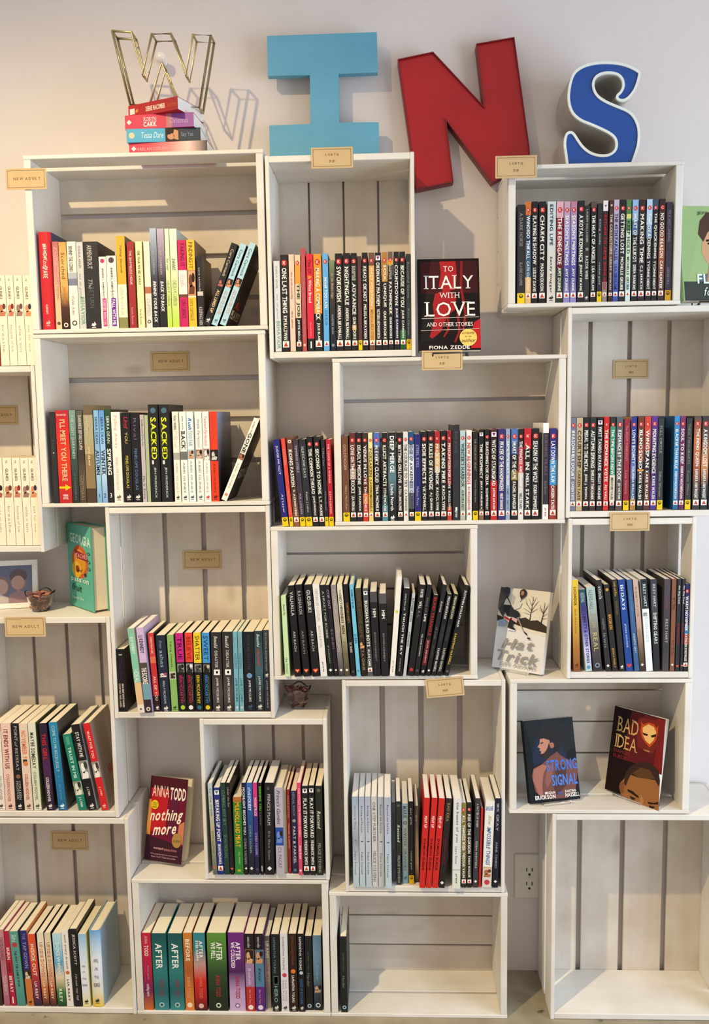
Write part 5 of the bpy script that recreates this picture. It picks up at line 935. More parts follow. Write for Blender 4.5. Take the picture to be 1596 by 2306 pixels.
flat_book(285, 451, .0315, '4aa4c8|.52|2a2224|.72|223040', ['.2 .5 Tessa Dare;d8ecf4;i;.3;.75', 'P .53 .7 3a2820 c8906c', '.74 .9 Say Yes;8a98a8;n;.3;.7', 'O .07 e0c8a0'], 1, 'light blue paperback, second from the bottom of the stack under the W')
flat_book(281, 438, .033, 'c81c48|.6|b06a70|.68|8a4a94', ['.27 .46 ROBYN;f0e0e0;n;.52;.82', '.27 .46 CARR;f8f0ee;S;.15;.48', '.65 .92 Christmas;c8a0d0;n;.3;.7', 'D .06'], -3.5, 'crimson and purple paperback, third from the bottom of the stack under W')
flat_book(284, 408, .0295, 'b02424>a82024>982020', ['.36 .75 DEBBIE MACOMBER;f0dcc8;s;.3;.68', '.78 .97 Dakota Home;d0603c;n;.3;.68', 'K .03 .13 f0e0d8 .25 .7', '.15 .2 #1;e8b03c;s;.3;.62'], -22, 'red paperback on top of the stack directly under the wire W')

# white wall knob behind the W
kp = at(362, 130, -.034)
def lathe(name, prof, m, parent=None, n=28, loc=(0, 0, 0), lobes=None, smooth=True):
    V, Fc = [], []
    for r, z in prof:
        for k in range(n):
            a = 2*math.pi*k/n; q = lobes(a, z) if lobes else (1, 0)
            V.append((loc[0]+r*q[0]*math.cos(a), loc[1]+r*q[0]*math.sin(a), loc[2]+z+q[1]))
    for i in range(len(prof)-1):
        for k in range(n):
            j = (k+1) % n; Fc.append((i*n+k, i*n+j, (i+1)*n+j, (i+1)*n+k))
    return mesh_obj(name, V, Fc, m, parent, smooth=smooth)
o = empty('coat_hook', (kp.x, 0, kp.z), (R(90), 0, 0)); tag(o, 'round white knob fixed to the wall behind the wire W', 'wall hook')
KN = mat('efe8e2', .2)
lathe('ball', [(.0001, .047)]+[(.0135*math.cos(R(t)), .034+.0135*math.sin(R(t))) for t in range(80, -71, -15)]+[(.006, .020)], KN, o)
lathe('stem', [(.0045, .023), (.0045, .004), (.009, .0035), (.009, .0002), (.0001, .0002)], KN, o)

# ------------------------------------------------------------------ kraft cards
KRAFT = surf('kraft_card', 'cdb184', 'c2a474', 12, .8, .1)
CARDINK = ink('5c4a30')
def card(px, Y, lines, label, stub=True, tilt=0, script=False):
    (x0, y0), (x1, y1) = px
    a, b = at(x0, y0, Y), at(x1, y1, Y); w, h = b.x-a.x, b.z-a.z
    o = empty('shelf_card', ((a.x+b.x)/2, Y, a.z), (0, R(tilt), 0)); tag(o, label, 'sign', 'kraft card shelf signs')
    cb = box('card', -w/2, w/2, 0, .0009, 0, h, KRAFT, o)
    m = h*.09; t = .0007
    for nm, q in (('border', (-w/2+m, w/2-m, h-m-t, h-m)), ('border', (-w/2+m, w/2-m, m, m+t)), ('border', (-w/2+m, -w/2+m+t, m, h-m)), ('border', (w/2-m-t, w/2-m, m, h-m))):
        mesh_obj(nm, [(q[0], -.0003, q[2]), (q[1], -.0003, q[2]), (q[1], -.0003, q[3]), (q[0], -.0003, q[3])], [(0, 1, 2, 3)], CARDINK, cb)
    for txt, cx, cz, tw, th, st in lines:
        V, P, _ = text_fit(txt, st)
        mesh_obj('lettering', [(w*(cx-.5-tw/2+tw*x), -.0003, h*(cz+th*(y-.5))) for x, y in V], P, CARDINK, cb)
LG = lambda s: [('L G B T Q', .5, .64, .32, .13, 'n'), (s, .5, .33, .13, .12, 'n')]
NA = [('N E W  A D U L T', .52, .52, .66, .13, 'n'), ('~', .2, .5, .1, .1, 'n')][:1]
yf = FRONT-.0022; ybk = lambda k: CRATES[k]['back']-.0022
card(((14, 428), (103, 378)), yf, NA, 'kraft card taped to the edge of the crate carrying the wire W')
card(((701, 380), (794, 330)), yf, LG('F/F'), 'kraft card on the crate rim below the pale blue letter I')
card(((1115, 402), (1209, 349)), yf-.012, LG('F/F'), 'kraft card on the crate rim overlapping the foot of the red N')
card(((950, 834), (1041, 788)), yf, LG('F/F'), 'kraft card on the crate rim below the red-scarf cover')
card(((1380, 853), (1461, 809)), ybk('G'), LG('M/M'), 'kraft card on the back slats of the crate under the green portrait cover')
card(((1373, 1196), (1463, 1153)), yf, LG('M/M'), 'kraft card on the rim above the row starting with a yellow spine')
card(((961, 1569), (1046, 1526)), yf, LG('M/M'), 'crooked kraft card on the rim of the crate above the near-empty crate', tilt=-5)
card(((341, 837), (425, 791)), ybk('B'), NA, 'kraft card on the back slats of the second crate below the W')
card(((413, 1282), (497, 1239)), ybk('H'), NA, 'kraft card on the back slats of the crate beside the turquoise hardback')
card(((-44, 957), (38, 913)), ybk('U'), NA, 'kraft card on the back slats above the white boxed set')
card(((12, 1434), (101, 1389)), yf, NA, 'kraft card on the rim below the framed photo and bowl')
card(((116, 1914), (196, 1872)), ybk('N'), NA, 'kraft card on the back slats of the floor crate with sky-blue spines')

# ------------------------------------------------------------------ face-out covers
def face_book(name, X, Y, z, yaw, lean, w, h, t, front, spine, page, label, art, hard=False):
    """book shown front cover first; local x across the cover, z up, -y toward the reader"""
    o = empty(name, (X, Y, z)); o.rotation_euler = (-R(lean), 0, R(yaw)); o['face'] = 1; tag(o, label, 'book')
    c = .0028 if hard else .0007; ov = .003 if hard else 0
    V, Fc = [], []
    for bx in ((-w/2, w/2, 0, c, 0, h), (-w/2, w/2, t-c, t, 0, h), (-w/2, -w/2+c, c, t-c, 0, h)):
        b = len(V); V.extend(boxv(*bx)); Fc.extend([tuple(i+b for i in f) for f in BOXF])
    cov = mesh_obj('cover', V, Fc, mat(front, .5, 0, .15), o)
    box('page_block', -w/2+c+.0002, w/2-.0008-ov, c+.0001, t-c-.0001, .0006+ov, h-.0006-ov, page, o)
    lv = [-.0001]
    def pl(nm, pts, col):
        lv[0] -= .00012
        mesh_obj(nm, [(w*(u-.5), lv[0], h*v) for u, v in pts], [tuple(range(len(pts)))], ink(col), cov)
    def el(nm, u, v, ru, rv, col, n=18): pl(nm, circle_pts(u, v, ru, rv, n), col)
    def tx(txt, u0, u1, v0, v1, col, st='S', nm='cover_title', sh=0):
        lv[0] -= .00012; V, P, _ = text_fit(txt, st)
        mesh_obj(nm, [(w*(u0+(u1-u0)*x-.5), lv[0], h*(v0+(v1-v0)*y+sh*x)) for x, y in V], P, ink(col), cov)
    art(pl, el, tx, o)
    return o
def art_italy(pl, el, tx, o):
    pl('cover_art', [(.05, .62), (.97, .62), (.97, .97), (.05, .97)], '3a0c10')
    pl('cover_art', [(.05, .1), (.3, .1), (.3, .62), (.05, .62)], '15100f')
    pl('cover_art', [(.36, .97), (.62, .97), (.64, .8), (.6, .66), (.42, .64), (.34, .7), (.38, .84)], 'a81c20')
    pl('cover_art', [(.28, .62), (.5, .66), (.62, .58), (.6, .44), (.48, .38), (.36, .2), (.22, .13), (.18, .15), (.26, .34), (.24, .5)], 'a01a1e')
    pl('cover_art', [(.46, .38), (.5, .4), (.5, .22), (.42, .14), (.4, .15), (.46, .23)], '8c161a')
    pl('cover_art', [(.62, .42), (.66, .4), (.68, .2), (.6, .08), (.57, .09), (.64, .2)], '8c161a')
    pl('cover_art', [(.7, .97), (.74, .97), (.72, .7), (.78, .4), (.72, .1), (.69, .1), (.74, .4), (.68, .7)], '8a1418')
    pl('cover_art', [(.9, .3), (1, .34), (1, .02), (.84, .02), (.86, .2)], 'b81c22')
    tx('TO', .42, .58, .86, .92, 'f0e4dc', 'n'); tx('ITALY', .1, .9, .67, .82, 'f4ece4', 'n'); tx('WITH', .34, .68, .57, .63, 'f0e4dc', 'n')
    tx('LOVE', .1, .92, .37, .53, 'f4ece4', 'n'); tx('AND OTHER STORIES', .13, .88, .26, .305, 'f0e4dc', 'n', 'cover_subtitle')
    pl('rule', [(.05, .345), (.98, .355), (.98, .36), (.05, .35)], 'd8c8c0'); pl('rule', [(.04, .215), (.98, .225), (.98, .23), (.04, .22)], 'd8c8c0')
    el('sticker', .8, .135, .14, .093, 'e6c868', 24); tx('AUTOGRAPHED', .7, .9, .17, .195, '6a4a1c', 's', 'sticker_lettering'); tx('by the', .75, .85, .135, .155, '6a4a1c', 'i', 'sticker_lettering'); tx('author', .69, .92, .085, .125, '5a3c14', 'i', 'sticker_lettering')
    tx('FIONA ZEDDE', .17, .82, .012, .05, 'f0e8e0', 's', 'cover_author')
face_book('paperback_book', .152, -.19, CRATES['F']['z1']+.015, 1, 11, .150, .228, .02, '17100f', '17100f', PAGE_W, 'red and black cover with a red scarf standing face-out on a crate', art_italy)
def uvm(TL, TR, BL):
    ax, ay = TR[0]-TL[0], TR[1]-TL[1]; bx, by = BL[0]-TL[0], BL[1]-TL[1]; D = ax*by-ay*bx
    return lambda pts: [(((x-TL[0])*by-(y-TL[1])*bx)/D, 1-((y-TL[1])*ax-(x-TL[0])*ay)/D) for x, y in pts]
def art_hat(pl, el, tx, o):
    m = uvm((435, 400), (1215, 485), (270, 1690)); C = 'cover_art'
    pl(C, [(.0, .52), (1, .46), (1, 1), (0, 1)], 'd8d0c0'); pl(C, [(0, .72), (.1, .7), (.16, 1), (0, 1)], '6a6660')
    pl(C, m([(365, 850), (480, 900), (740, 905), (820, 890), (900, 940), (1010, 930), (1150, 1030), (1143, 1130), (900, 1080), (700, 1020), (520, 950), (362, 950)]), '35291f')
    def tree(q): 
        for a, b, t in q: 
            (x0, y0), (x1, y1) = a, b; dx, dy = x1-x0, y1-y0; L = math.hypot(dx, dy) or 1; nx, ny = -dy/L*t, dx/L*t
            pl(C, m([(x0-nx, y0-ny), (x0+nx, y0+ny), (x1+nx*.4, y1+ny*.4), (x1-nx*.4, y1-ny*.4)]), '2c251e')
    tree([((888, 930), (920, 760), 10), ((920, 760), (955, 560), 6), ((915, 780), (820, 640), 5), ((915, 790), (1010, 650), 5), ((930, 720), (880, 590), 4), ((940, 690), (1000, 570), 4), ((910, 820), (790, 740), 4), ((920, 810), (1020, 750), 4), ((860, 700), (830, 580), 3), ((975, 700), (1045, 620), 3), ((905, 850), (790, 810), 3), ((960, 620), (920, 540), 3)])
    tree([((1060, 990), (1105, 820), 10), ((1105, 820), (1130, 650), 6), ((1100, 830), (1050, 690), 5), ((1105, 820), (1185, 700), 5), ((1090, 870), (1175, 820), 4), ((1080, 910), (1165, 900), 4), ((1075, 800), (1040, 730), 3), ((1140, 760), (1190, 660), 3)])
    pl(C, m([(440, 405), (590, 420), (560, 560), (470, 650), (385, 770), (400, 600)]), '55504c')
    for k in range(5): tree([((450+k*22, 415), (410+k*26, 600), 5)])
    pl(C, m([(395, 770), (520, 620), (590, 640), (480, 850), (470, 900)]), '3c3838')
    pl(C, m([(590, 440), (700, 430), (770, 500), (790, 580), (740, 640), (780, 660), (740, 740), (660, 770), (600, 700), (480, 690), (520, 600), (590, 540)]), 'c9c5bd')
    pl(C, m([(620, 520), (680, 560), (640, 700), (600, 660)]), 'a8a39c'); el(C, *m([(535, 465)])[0], .075, .047, '34343a')
    el(C, *m([(800, 505)])[0], .072, .05, '2a211d', 20); el(C, *m([(788, 505)])[0], .03, .03, 'a8785c'); pl(C, m([(740, 540), (800, 540), (830, 560), (765, 610)]), '2c2420')
    pl(C, m([(490, 690), (590, 700), (650, 770), (720, 800), (740, 880), (690, 910), (600, 880), (540, 870), (480, 770)]), '23222a')
    pl(C, m([(495, 855), (590, 900), (570, 975), (480, 915)]), 'e4dcd4'); pl(C, m([(490, 872), (588, 916), (576, 958), (484, 905)]), 'c23a30')
    pl(C, m([(625, 890), (705, 920), (690, 985), (610, 930)]), 'c8a0a8'); pl(C, m([(400, 940), (480, 920), (540, 970), (490, 1040), (385, 1035)]), '8b98ac')
    pl(C, m([(575, 930), (650, 960), (625, 1040), (670, 1080), (660, 1098), (540, 1055)]), '1f1e22'); pl(C, m([(545, 1070), (660, 1100), (655, 1112), (548, 1095)]), 'e8e8ec')
    tree([((530, 540), (665, 830), 9)]); pl(C, m([(690, 880), (712, 880), (815, 1130), (800, 1135)]), '8c8680'); el(C, *m([(705, 850)])[0], .05, .035, '1e1d20'); pl(C, m([(805, 1110), (858, 1150), (850, 1175), (815, 1145)]), '1c1a1a'); el(C, *m([(878, 1220)])[0], .036, .011, '1c1a1a')
    tx('Hat', .16, .82, .255, .375, '8f8b85', 'I', 'cover_title', .02); tx('Trick', .09, .94, .10, .23, '8f8b85', 'I', 'cover_title', 0); tx('JEFF ADAMS', .16, .9, .035, .085, 'a09c95', 's', 'cover_author', 0)
face_book('paperback_book', .322, -.141, .9175, -33, 15.5, .137, .210, .020, 'dad8d6', 'dad8d6', PAGE_W, 'white cover with a hockey player and bare trees standing face-out', art_hat)
def art_noth(pl, el, tx, o):
    pl('cover_art', [(0, .86), (1, .86), (1, 1), (0, 1)], '4a0f1c'); pl('cover_art', [(0, .3), (.1, .3), (.12, .72), (0, .72)], 'd08a3c')
    pl('cover_art', [(.12, .34), (.5, .34), (.52, .86), (.05, .86)], 'b81824'); pl('cover_art', [(.6, .3), (.78, .3), (.8, .86), (.62, .86)], '5a1838'); pl('cover_art', [(.84, .3), (1, .22), (1, .5), (.86, .46)], 'c87a5c')
    pl('cover_art', [(.0, 0), (1, 0), (1, .2), (0, .3)], '361224')
    tx('ANNA', .08, .53, .76, .9, 'f0e4d8', 'l', 'cover_author'); tx('TODD', .56, .98, .745, .89, 'f4eae0', 's', 'cover_author')
    el('sticker', .17, .66, .1, .055, 'e6d020', 20); tx('THIS IS', .1, .24, .672, .69, '3a3410', 's', 'sticker_lettering'); tx('A STORY', .1, .24, .648, .666, '3a3410', 's', 'sticker_lettering'); tx('ABOUT', .11, .23, .624, .642, '3a3410', 's', 'sticker_lettering')
    tx('nothing', .07, .95, .43, .6, 'f2e6d8', 'I', 'cover_title', .05); tx('more', .18, .8, .3, .41, 'f2e6d8', 'I', 'cover_title', .05)
    el('sticker', .84, .27, .13, .085, 'a8844a', 22); tx('author', .74, .94, .25, .29, '6a4c20', 'i', 'sticker_lettering')
    tx('wattpad', .24, .5, .135, .17, 'e0a8b0', 's', 'cover_lettering'); tx('SENSATION', .52, .86, .135, .16, 'd88a98', 'l', 'cover_lettering')
    tx('With gripping emotion and tension', .16, .9, .075, .095, 'c8a0b0', 'l', 'cover_lettering'); tx('New York Times bestseller', .2, .86, .045, .065, 'c8a0b0', 'l', 'cover_lettering')
face_book('paperback_book', -.620, -.128, .3885, -14.5, 15, .112, .220, .0012, '6a1430', '6a1430', PAGE_C, 'purple and red cover with yellow round sticker standing face-out', art_noth)
pb = bpy.data.objects[-1] if False else None
def art_strong(pl, el, tx, o):
    m = uvm((145, 345), (520, 315), (205, 995)); C = 'cover_art'
    pl(C, m([(215, 420), (400, 400), (470, 560), (480, 660), (330, 670), (230, 700), (205, 560)]), '141d36'); pl(C, m([(150, 350), (518, 318), (535, 560), (450, 600), (440, 440), (250, 430), (215, 600)]), '14171c')
    pl(C, m([(235, 455), (262, 432), (330, 400), (400, 405), (440, 450), (440, 540), (400, 600), (380, 590), (380, 510), (330, 490), (290, 490), (268, 500)]), '191413')
    pl(C, m([(272, 490), (300, 484), (345, 500), (350, 560), (340, 610), (300, 625), (278, 605), (284, 590), (268, 578), (276, 566), (256, 552), (272, 524)]), 'b27a66')
    pl(C, m([(276, 520), (296, 512), (300, 520), (280, 530)]), '33211c'); el(C, *m([(362, 540)])[0], .05, .035, '9a6250')
    pl(C, m([(340, 520), (352, 560), (348, 600), (380, 600), (350, 632), (305, 640), (278, 622), (276, 608), (300, 604), (318, 585), (330, 560)]), '271a16')
    pl(C, m([(335, 640), (400, 590), (430, 620), (470, 650), (545, 665), (560, 740), (540, 900), (480, 955), (300, 962), (240, 900), (212, 780), (225, 720), (290, 685)]), '6d4138')
    pl(C, m([(225, 730), (290, 690), (330, 700), (300, 760), (290, 850), (300, 950), (262, 920), (222, 810)]), '9c6356'); pl(C, m([(330, 700), (370, 690), (365, 800), (330, 880), (310, 820)]), '83504a'); pl(C, m([(400, 700), (470, 690), (470, 860), (400, 930), (370, 850)]), '4a2c28')
    tx('STRONG', .38, .99, .37, .50, '3c6cc8', 's'); tx('SIGNAL', .46, .97, .19, .32, '457ad4', 's')
    tx('MEGAN', .3, .5, .095, .125, 'f0ece8', 's', 'cover_author'); tx('ERICKSON', .1, .5, .04, .088, 'f4f0ec', 's', 'cover_author'); tx('SANTINO', .7, .92, .095, .125, 'f0ece8', 's', 'cover_author'); tx('HASSELL', .7, .98, .04, .088, 'f4f0ec', 's', 'cover_author')
    for r in (.05, .035, .02): pl(C, [(.6+r*1.4*math.cos(R(a)), .06+r*math.sin(R(a))) for a in range(45, 136, 15)]+[(.6+(r-.008)*1.4*math.cos(R(a)), .06+(r-.008)*math.sin(R(a))) for a in range(135, 44, -15)], '3460b8')
face_book('paperback_book', .422, -.163, .5775, 13.5, 15, .138, .208, .018, '0c0d10', '0c0d10', PAGE_W, 'dark cover with bearded man and blue title standing face-out', art_strong)
def art_bad(pl, el, tx, o):
    m = uvm((865, 200), (1252, 330), (775, 875)); C = 'cover_art'
    pl(C, m([(1000, 250), (1250, 332), (1215, 760), (1000, 660), (930, 640), (960, 420)]), '5c1418'); pl(C, m([(1190, 320), (1250, 335), (1215, 760), (1150, 720), (1180, 560)]), '7c1a1c'); pl(C, m([(1050, 300), (1200, 340), (1220, 480), (1150, 600), (1040, 540), (1030, 400)]), '74201a')
    pl(C, m([(1068, 335), (1085, 362), (1125, 348), (1165, 362), (1185, 395), (1196, 372), (1194, 430), (1178, 490), (1150, 525), (1128, 545), (1100, 510), (1072, 465), (1060, 410), (1070, 375)]), 'c04c1c')
    pl(C, m([(1080, 385), (1125, 362), (1165, 385), (1182, 430), (1160, 490), (1130, 520), (1100, 490), (1080, 440)]), 'eec07a'); pl(C, m([(1078, 425), (1122, 442), (1112, 455), (1086, 445)]), '2c120c'); pl(C, m([(1140, 452), (1182, 440), (1178, 460), (1150, 468)]), '2c120c'); pl(C, m([(1085, 558), (1132, 572), (1128, 584), (1086, 566)]), 'b08048')
    tx('BAD', .09, .52, .72, .90, 'cfa96c', 'n'); tx('IDEA', .09, .55, .53, .69, 'cfa96c', 'n'); tx('DAMON', .09, .42, .47, .51, '8c2a2c', 'n', 'cover_author'); tx('SUEDE', .09, .36, .41, .45, '8c2a2c', 'n', 'cover_author')
    pl(C, m([(905, 820), (935, 790), (950, 740), (1000, 690), (1060, 665), (1130, 675), (1190, 730), (1205, 800), (1190, 1035), (1060, 1000), (910, 930), (895, 870)]), '9a6436')
    pl(C, m([(930, 830), (945, 745), (985, 690), (1060, 655), (1135, 668), (1195, 725), (1205, 800), (1195, 850), (1170, 800), (1110, 790), (1040, 780), (985, 760), (965, 800), (945, 850)]), '35221a')
    pl(C, m([(1000, 745), (1060, 700), (1130, 720), (1170, 790), (1110, 790), (1040, 780)]), '5a3c22')
    pl(C, m([(900, 825), (925, 812), (935, 860), (925, 910), (905, 900), (893, 860)]), '7e4e2e'); pl(C, m([(960, 872), (1000, 890), (1045, 930), (1040, 942), (990, 908), (960, 890)]), '1d120d'); pl(C, m([(975, 925), (1020, 945), (1010, 958), (985, 948)]), '201510')
    pl(C, m([(1110, 968), (1160, 975), (1188, 965), (1188, 985), (1120, 985)]), '1d120d'); pl(C, m([(1120, 995), (1165, 1005), (1150, 1018), (1125, 1012)]), '201510'); pl(C, m([(1062, 900), (1085, 960), (1075, 1000), (1050, 990)]), 'b07a48')
face_book('paperback_book', .616, -.140, .5775, -47, 11, .146, .222, .021, '1c0c0d', '1c0c0d', PAGE_W, 'dark red cover with glowing horned mask standing face-out', art_bad)
def art_flip(pl, el, tx, o):
    pl('cover_art', [(.02, 0), (1, 0), (1, .2), (.02, .2)], '3a403c'); pl('cover_art', [(.24, .2), (1, .2), (1, .32), (.5, .3), (.28, .26)], '5a6c78')
    pl('cover_art', [(.36, .62), (.34, .5), (.42, .4), (.56, .32), (.72, .34), (.86, .46), (.9, .62), (.84, .76), (.6, .8), (.42, .74)], 'c89c78'); pl('cover_art', [(.46, .4), (.76, .4), (.84, .2), (.4, .2)], 'b48868')
    pl('cover_art', [(.3, .7), (.34, .84), (.46, .93), (.7, .95), (.88, .88), (.94, .72), (.86, .68), (.8, .76), (.6, .78), (.46, .72), (.38, .62)], '4a362a')
    pl('cover_art', [(.42, .64), (.52, .65), (.52, .63), (.43, .62)], '2e201a'); pl('cover_art', [(.66, .65), (.78, .64), (.77, .62), (.66, .63)], '2e201a'); el('cover_art', .48, .6, .035, .011, '2c2220'); el('cover_art', .72, .6, .035, .011, '2c2220')
    pl('cover_art', [(.56, .6), (.6, .48), (.66, .48), (.62, .6)], 'b48464'); pl('cover_art', [(.52, .43), (.6, .445), (.7, .43), (.6, .415)], 'a4604c')
    tx('JEFF ADAMS', .3, .9, .9, .94, '3c4c34', 'l', 'cover_author'); tx('FLIPPED', .24, .98, .18, .28, 'dfeee6', 's'); tx('for love', .34, .8, .05, .14, 'e4efe8', 'i')
face_book('paperback_book', .783, -.175, CRATES['G']['z1']+.012, 8, 10, .150, .232, .02, '9ab47c', '9ab47c', PAGE_W, 'green cover with a young man portrait standing face-out on crate', art_flip)
def art_fruit(pl, el, tx, o):
    tx('GEORGIA', .12, .96, .79, .9, 'd8f0e4', 's', 'cover_lettering', -.03)
    el('cover_art', .5, .56, .34, .2, 'c8602c', 22); el('cover_art', .5, .56, .25, .15, 'd8922c', 20); pl('cover_art', [(.3, .7), (.8, .66), (.86, .58), (.36, .6)], '8c2c34'); el('cover_art', .36, .46, .2, .1, 'e0b02c', 16); el('cover_art', .4, .47, .08, .045, '8a3a1c')
    tx('PEACHES', .3, .82, .61, .66, 'e8a090', 's', 'cover_lettering'); tx('and', .36, .6, .44, .48, '3a2414', 'i', 'cover_lettering')
    for v in (.68, .58, .5): el('cover_art', .88, v, .06, .016, '243c34'); el('cover_art', .88, v, .035, .009, '6ab49c')
    el('cover_art', .72, .42, .05, .02, '243c34')
    tx('passion', .12, .86, .3, .38, 'd8f0e4', 's', 'cover_lettering'); tx('fruit', .14, .56, .2, .29, '24443a', 'i', 'cover_lettering'); tx('Deborah Sims', .12, .62, .1, .14, 'c8e4d8', 'i', 'cover_author')
face_book('hardcover_book', -.812, -.105, 1.0805, -46, 0, .146, .222, .042, '5fb09c', '5fb09c', PAGE_C, 'turquoise hardback with orange fruit on the cover, standing turned on a crate', art_fruit, True)
# thick page block behind the curled purple cover belongs to that book
for q in [q for q in bpy.data.objects if q.type == 'EMPTY' and q.get('label', '').startswith('purple and red')]:
    b = box('page_block', 0, .112, 0, .030, .002, .216, PAGE_C, q); b.location = (-.0545, .0014, 0); b.rotation_euler.z = R(15)
    b2 = box('back_cover', 0, .113, .0303, .0311, .001, .217, mat('b8a890', .5), q); b2.location = (-.0545, .0014, 0); b2.rotation_euler.z = R(15)

# easels that hold the face-out covers
def easel(X, Y, z, yaw, lean, w, t, m, label, r=.0016):
    o = empty('book_easel', (X, Y, z), (0, 0, R(yaw))); tag(o, label, 'book stand')
    s = w*.28; dy = t+.004; hh = .13
    def P(x, y, zz): return (x, y+zz*math.tan(R(lean)), zz+r)
    for sx in (-s, s):
        tube('support', [[(sx, -.012, .008), (sx, -.012, r), (sx, dy, r), P(sx, dy, hh)]], r, m, o)
    tube('cross_bar', [[P(-s, dy, hh), P(s, dy, hh)]], r, m, o)
    tube('lip_bar', [[(-s, -.012, .008), (s, -.012, .008)]], r, m, o)
    tube('rear_leg', [[P(0, dy, hh), (0, dy+.055, r)]], r, m, o)
BLK = mat('1c1a1a', .4)
easel(.152, -.19, CRATES['F']['z1'], 1, 11, .150, .02, BLK, 'black wire easel holding the red-scarf cover')
easel(.783, -.175, CRATES['G']['z1'], 8, 10, .150, .02, BLK, 'black wire easel holding the green portrait cover')
easel(.322, -.141, .912, -33, 15.5, .137, .02, ACRYL, 'clear easel holding the hockey cover', .0022)
easel(.422, -.163, .5715, 13.5, 15, .138, .018, ACRYL, 'clear easel holding the bearded-man cover', .0022)
easel(.616, -.140, .5715, -47, 11, .146, .021, ACRYL, 'clear easel holding the horned-mask cover', .0022)

# ------------------------------------------------------------------ bowls of petals, framed photo, socket
def petals(name, cx, cy, z0, h, rad, label, seed):
    rnd = random.Random(seed); V, Fc, fm = [], [], []
    for i in range(150):
        f = (i/150)**.8; a = rnd.random()*6.283; rr = rad(f)*math.sqrt(rnd.random())*.92
        p = Vector((rr*math.cos(a), rr*math.sin(a), h*f)); s = .0065+.004*rnd.random()
        u = Vector((rnd.uniform(-1, 1), rnd.uniform(-1, 1), rnd.uniform(-.5, .5))).normalized(); v = u.orthogonal().normalized(); n = u.cross(v)
        b = len(V)
        V += [p-u*s-v*s*.5, p+u*s-v*s*.6+n*.002, p+u*s*.9+v*s*.7, p-u*s*.8+v*s*.6+n*.003, p+n*s*.45]
        Fc += [(b, b+1, b+4), (b+1, b+2, b+4), (b+2, b+3, b+4), (b+3, b, b+4)]; fm += [i % 3]*4
    o = mesh_obj(name, V, Fc, [mat('5a2a24', .8), mat('7a3c30', .8), mat('a06a58', .8)], fm=fm)
    o.location = (cx, cy, z0); o['kind'] = 'stuff'; tag(o, label, 'potpourri'); return o
def bowl(cx, cy, z, R0, R1, H, label, lab2, seed):
    o = empty('glass_bowl', (cx, cy, z)); tag(o, label, 'bowl')
    n = 10
    def pr(k, off): return (R0+(R1-R0)*(k/n)**.7-off, .004+(H-.004)*k/n)
    prof = [(.0005, 0)]+[(R0*.98, 0)]+[pr(k, 0) for k in range(n+1)]+[pr(k, .0022) for k in range(n, -1, -1)]+[(.0005, .0045)]
    lathe('glass', prof, GLASS, o, 32, lobes=lambda a, zz: (1+.05*(zz/H)*math.cos(4*a), .005*(zz/H)**2*math.cos(4*a)))
    petals('potpourri', cx, cy, z+.008, H*.78, lambda f: (R0+(R1-R0)*(.15+.72*f)**.7)*.82, lab2, seed)
bowl(-.917, -.118, 1.0795, .022, .038, .048, 'small glass bowl beside the framed photo', 'dried red petals filling the bowl beside the framed photo', 3)
g2 = ground(670, 1598, .8125)
bowl(g2.x, g2.y+.02, .8125, .017, .034, .055, 'small tapered glass bowl standing on top of a crate', 'dried dark petals filling the tapered bowl on the crate', 5)

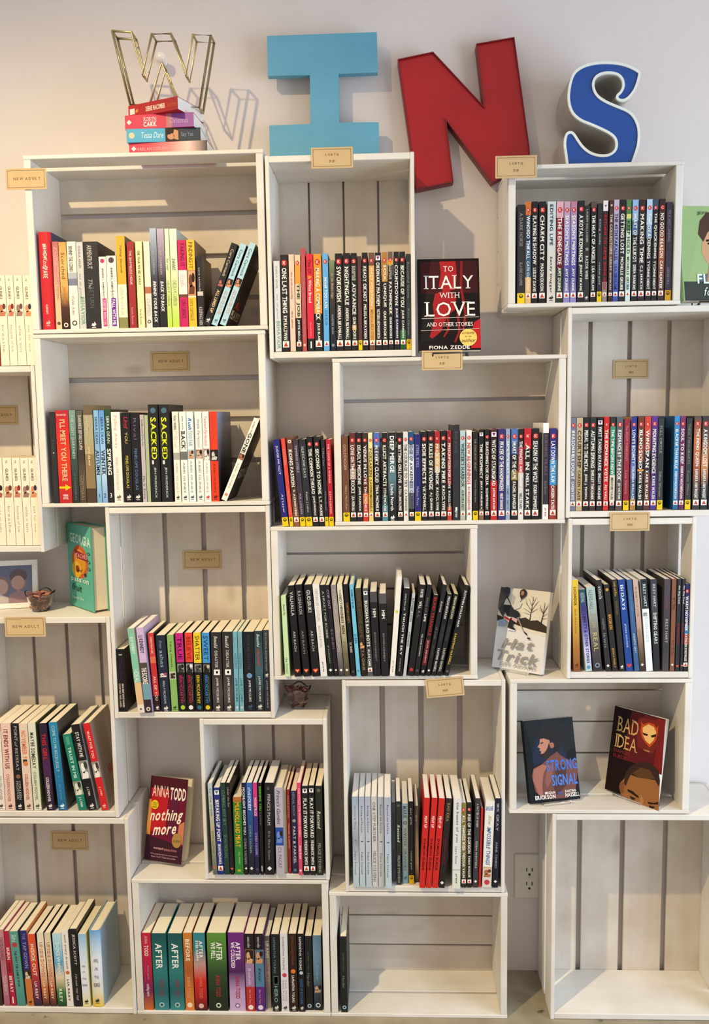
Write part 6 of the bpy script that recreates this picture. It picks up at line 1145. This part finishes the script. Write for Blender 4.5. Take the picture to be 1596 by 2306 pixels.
fp = ground(86, 1367, 1.08)
o = empty('photo_frame', (fp.x, fp.y, 1.0795), (-R(9), 0, R(12))); tag(o, 'white framed photo of two people leaning behind the glass bowl', 'picture frame')
fw, fh, ft = .175, .128, .014; FRM = mat('eeeae4', .4)
for q in ((-fw, 0, 0, ft), (-fw, 0, fh-ft, fh), (-fw, -fw+ft, ft, fh-ft), (-ft, 0, ft, fh-ft)): box('frame_bar', q[0], q[1], 0, .012, q[2], q[3], FRM, o, .001)
box('picture', -fw+ft, -ft, .006, .008, ft, fh-ft, mat('5a6a90>6a749c>8a8aac', .3), o)
def pp(pts, c, y): mesh_obj('picture_shape', [(x, y, z) for x, z in pts], [tuple(range(len(pts)))], ink(c), o)
pp(circle_pts(-.050, .072, .021, .026), 'b98a86', .0058); pp(circle_pts(-.050, .086, .023, .018), '6a4a4c', .0056); pp(circle_pts(-.051, .068, .017, .019), 'e0b4a8', .0054)
pp(circle_pts(-.094, .060, .022, .027), 'a87a74', .0058); pp(circle_pts(-.094, .058, .018, .021), 'e8c0b4', .0054)
pp([(-.075, .0145), (-.015, .0145), (-.02, .036), (-.05, .048), (-.075, .034)], 'c89aa0', .0057); pp([(-.13, .0145), (-.075, .0145), (-.076, .03), (-.1, .04), (-.13, .03)], 'ecdcd8', .0053)
box('glass_pane', -fw+ft, -ft, .003, .0042, ft, fh-ft, GLASS, o)
bo = box('back_strut', -fw*.55, -fw*.45, 0, .003, .0, fh*.8, FRM, o); bo.location.y = .0125; bo.rotation_euler.x = -R(12)

a, b = at(1158, 2022, -.004), at(1222, 1924, -.004)
o = empty('wall_socket', ((a.x+b.x)/2, 0, a.z)); tag(o, 'white double wall socket between the near-empty crate and the empty crate', 'socket')
w_, h_ = b.x-a.x, b.z-a.z; PL = mat('dcd8cc', .35)
plate = box('cover_plate', -w_/2, w_/2, -.006, 0, 0, h_, PL, o, .002)
for zc2 in (h_*.62, h_*.30):
    for sx in (-.0075, .0075): box('slot', sx+.002-.0014, sx+.002+.0014, -.0064, -.006, zc2, zc2+.010, BLK, plate)
    mesh_obj('ground_hole', [(x+.002, -.0064, z) for x, z in circle_pts(0, zc2-.009, .0036, .0036, 12)], [tuple(range(12))], BLK, plate)
lathe('screw', [(.0001, .0072), (.0028, .007), (.0032, .006)], mat('c8c4b8', .4), plate).matrix_local = Matrix.Translation((.002, 0, h_*.5)) @ Matrix.Rotation(R(90), 4, 'X')
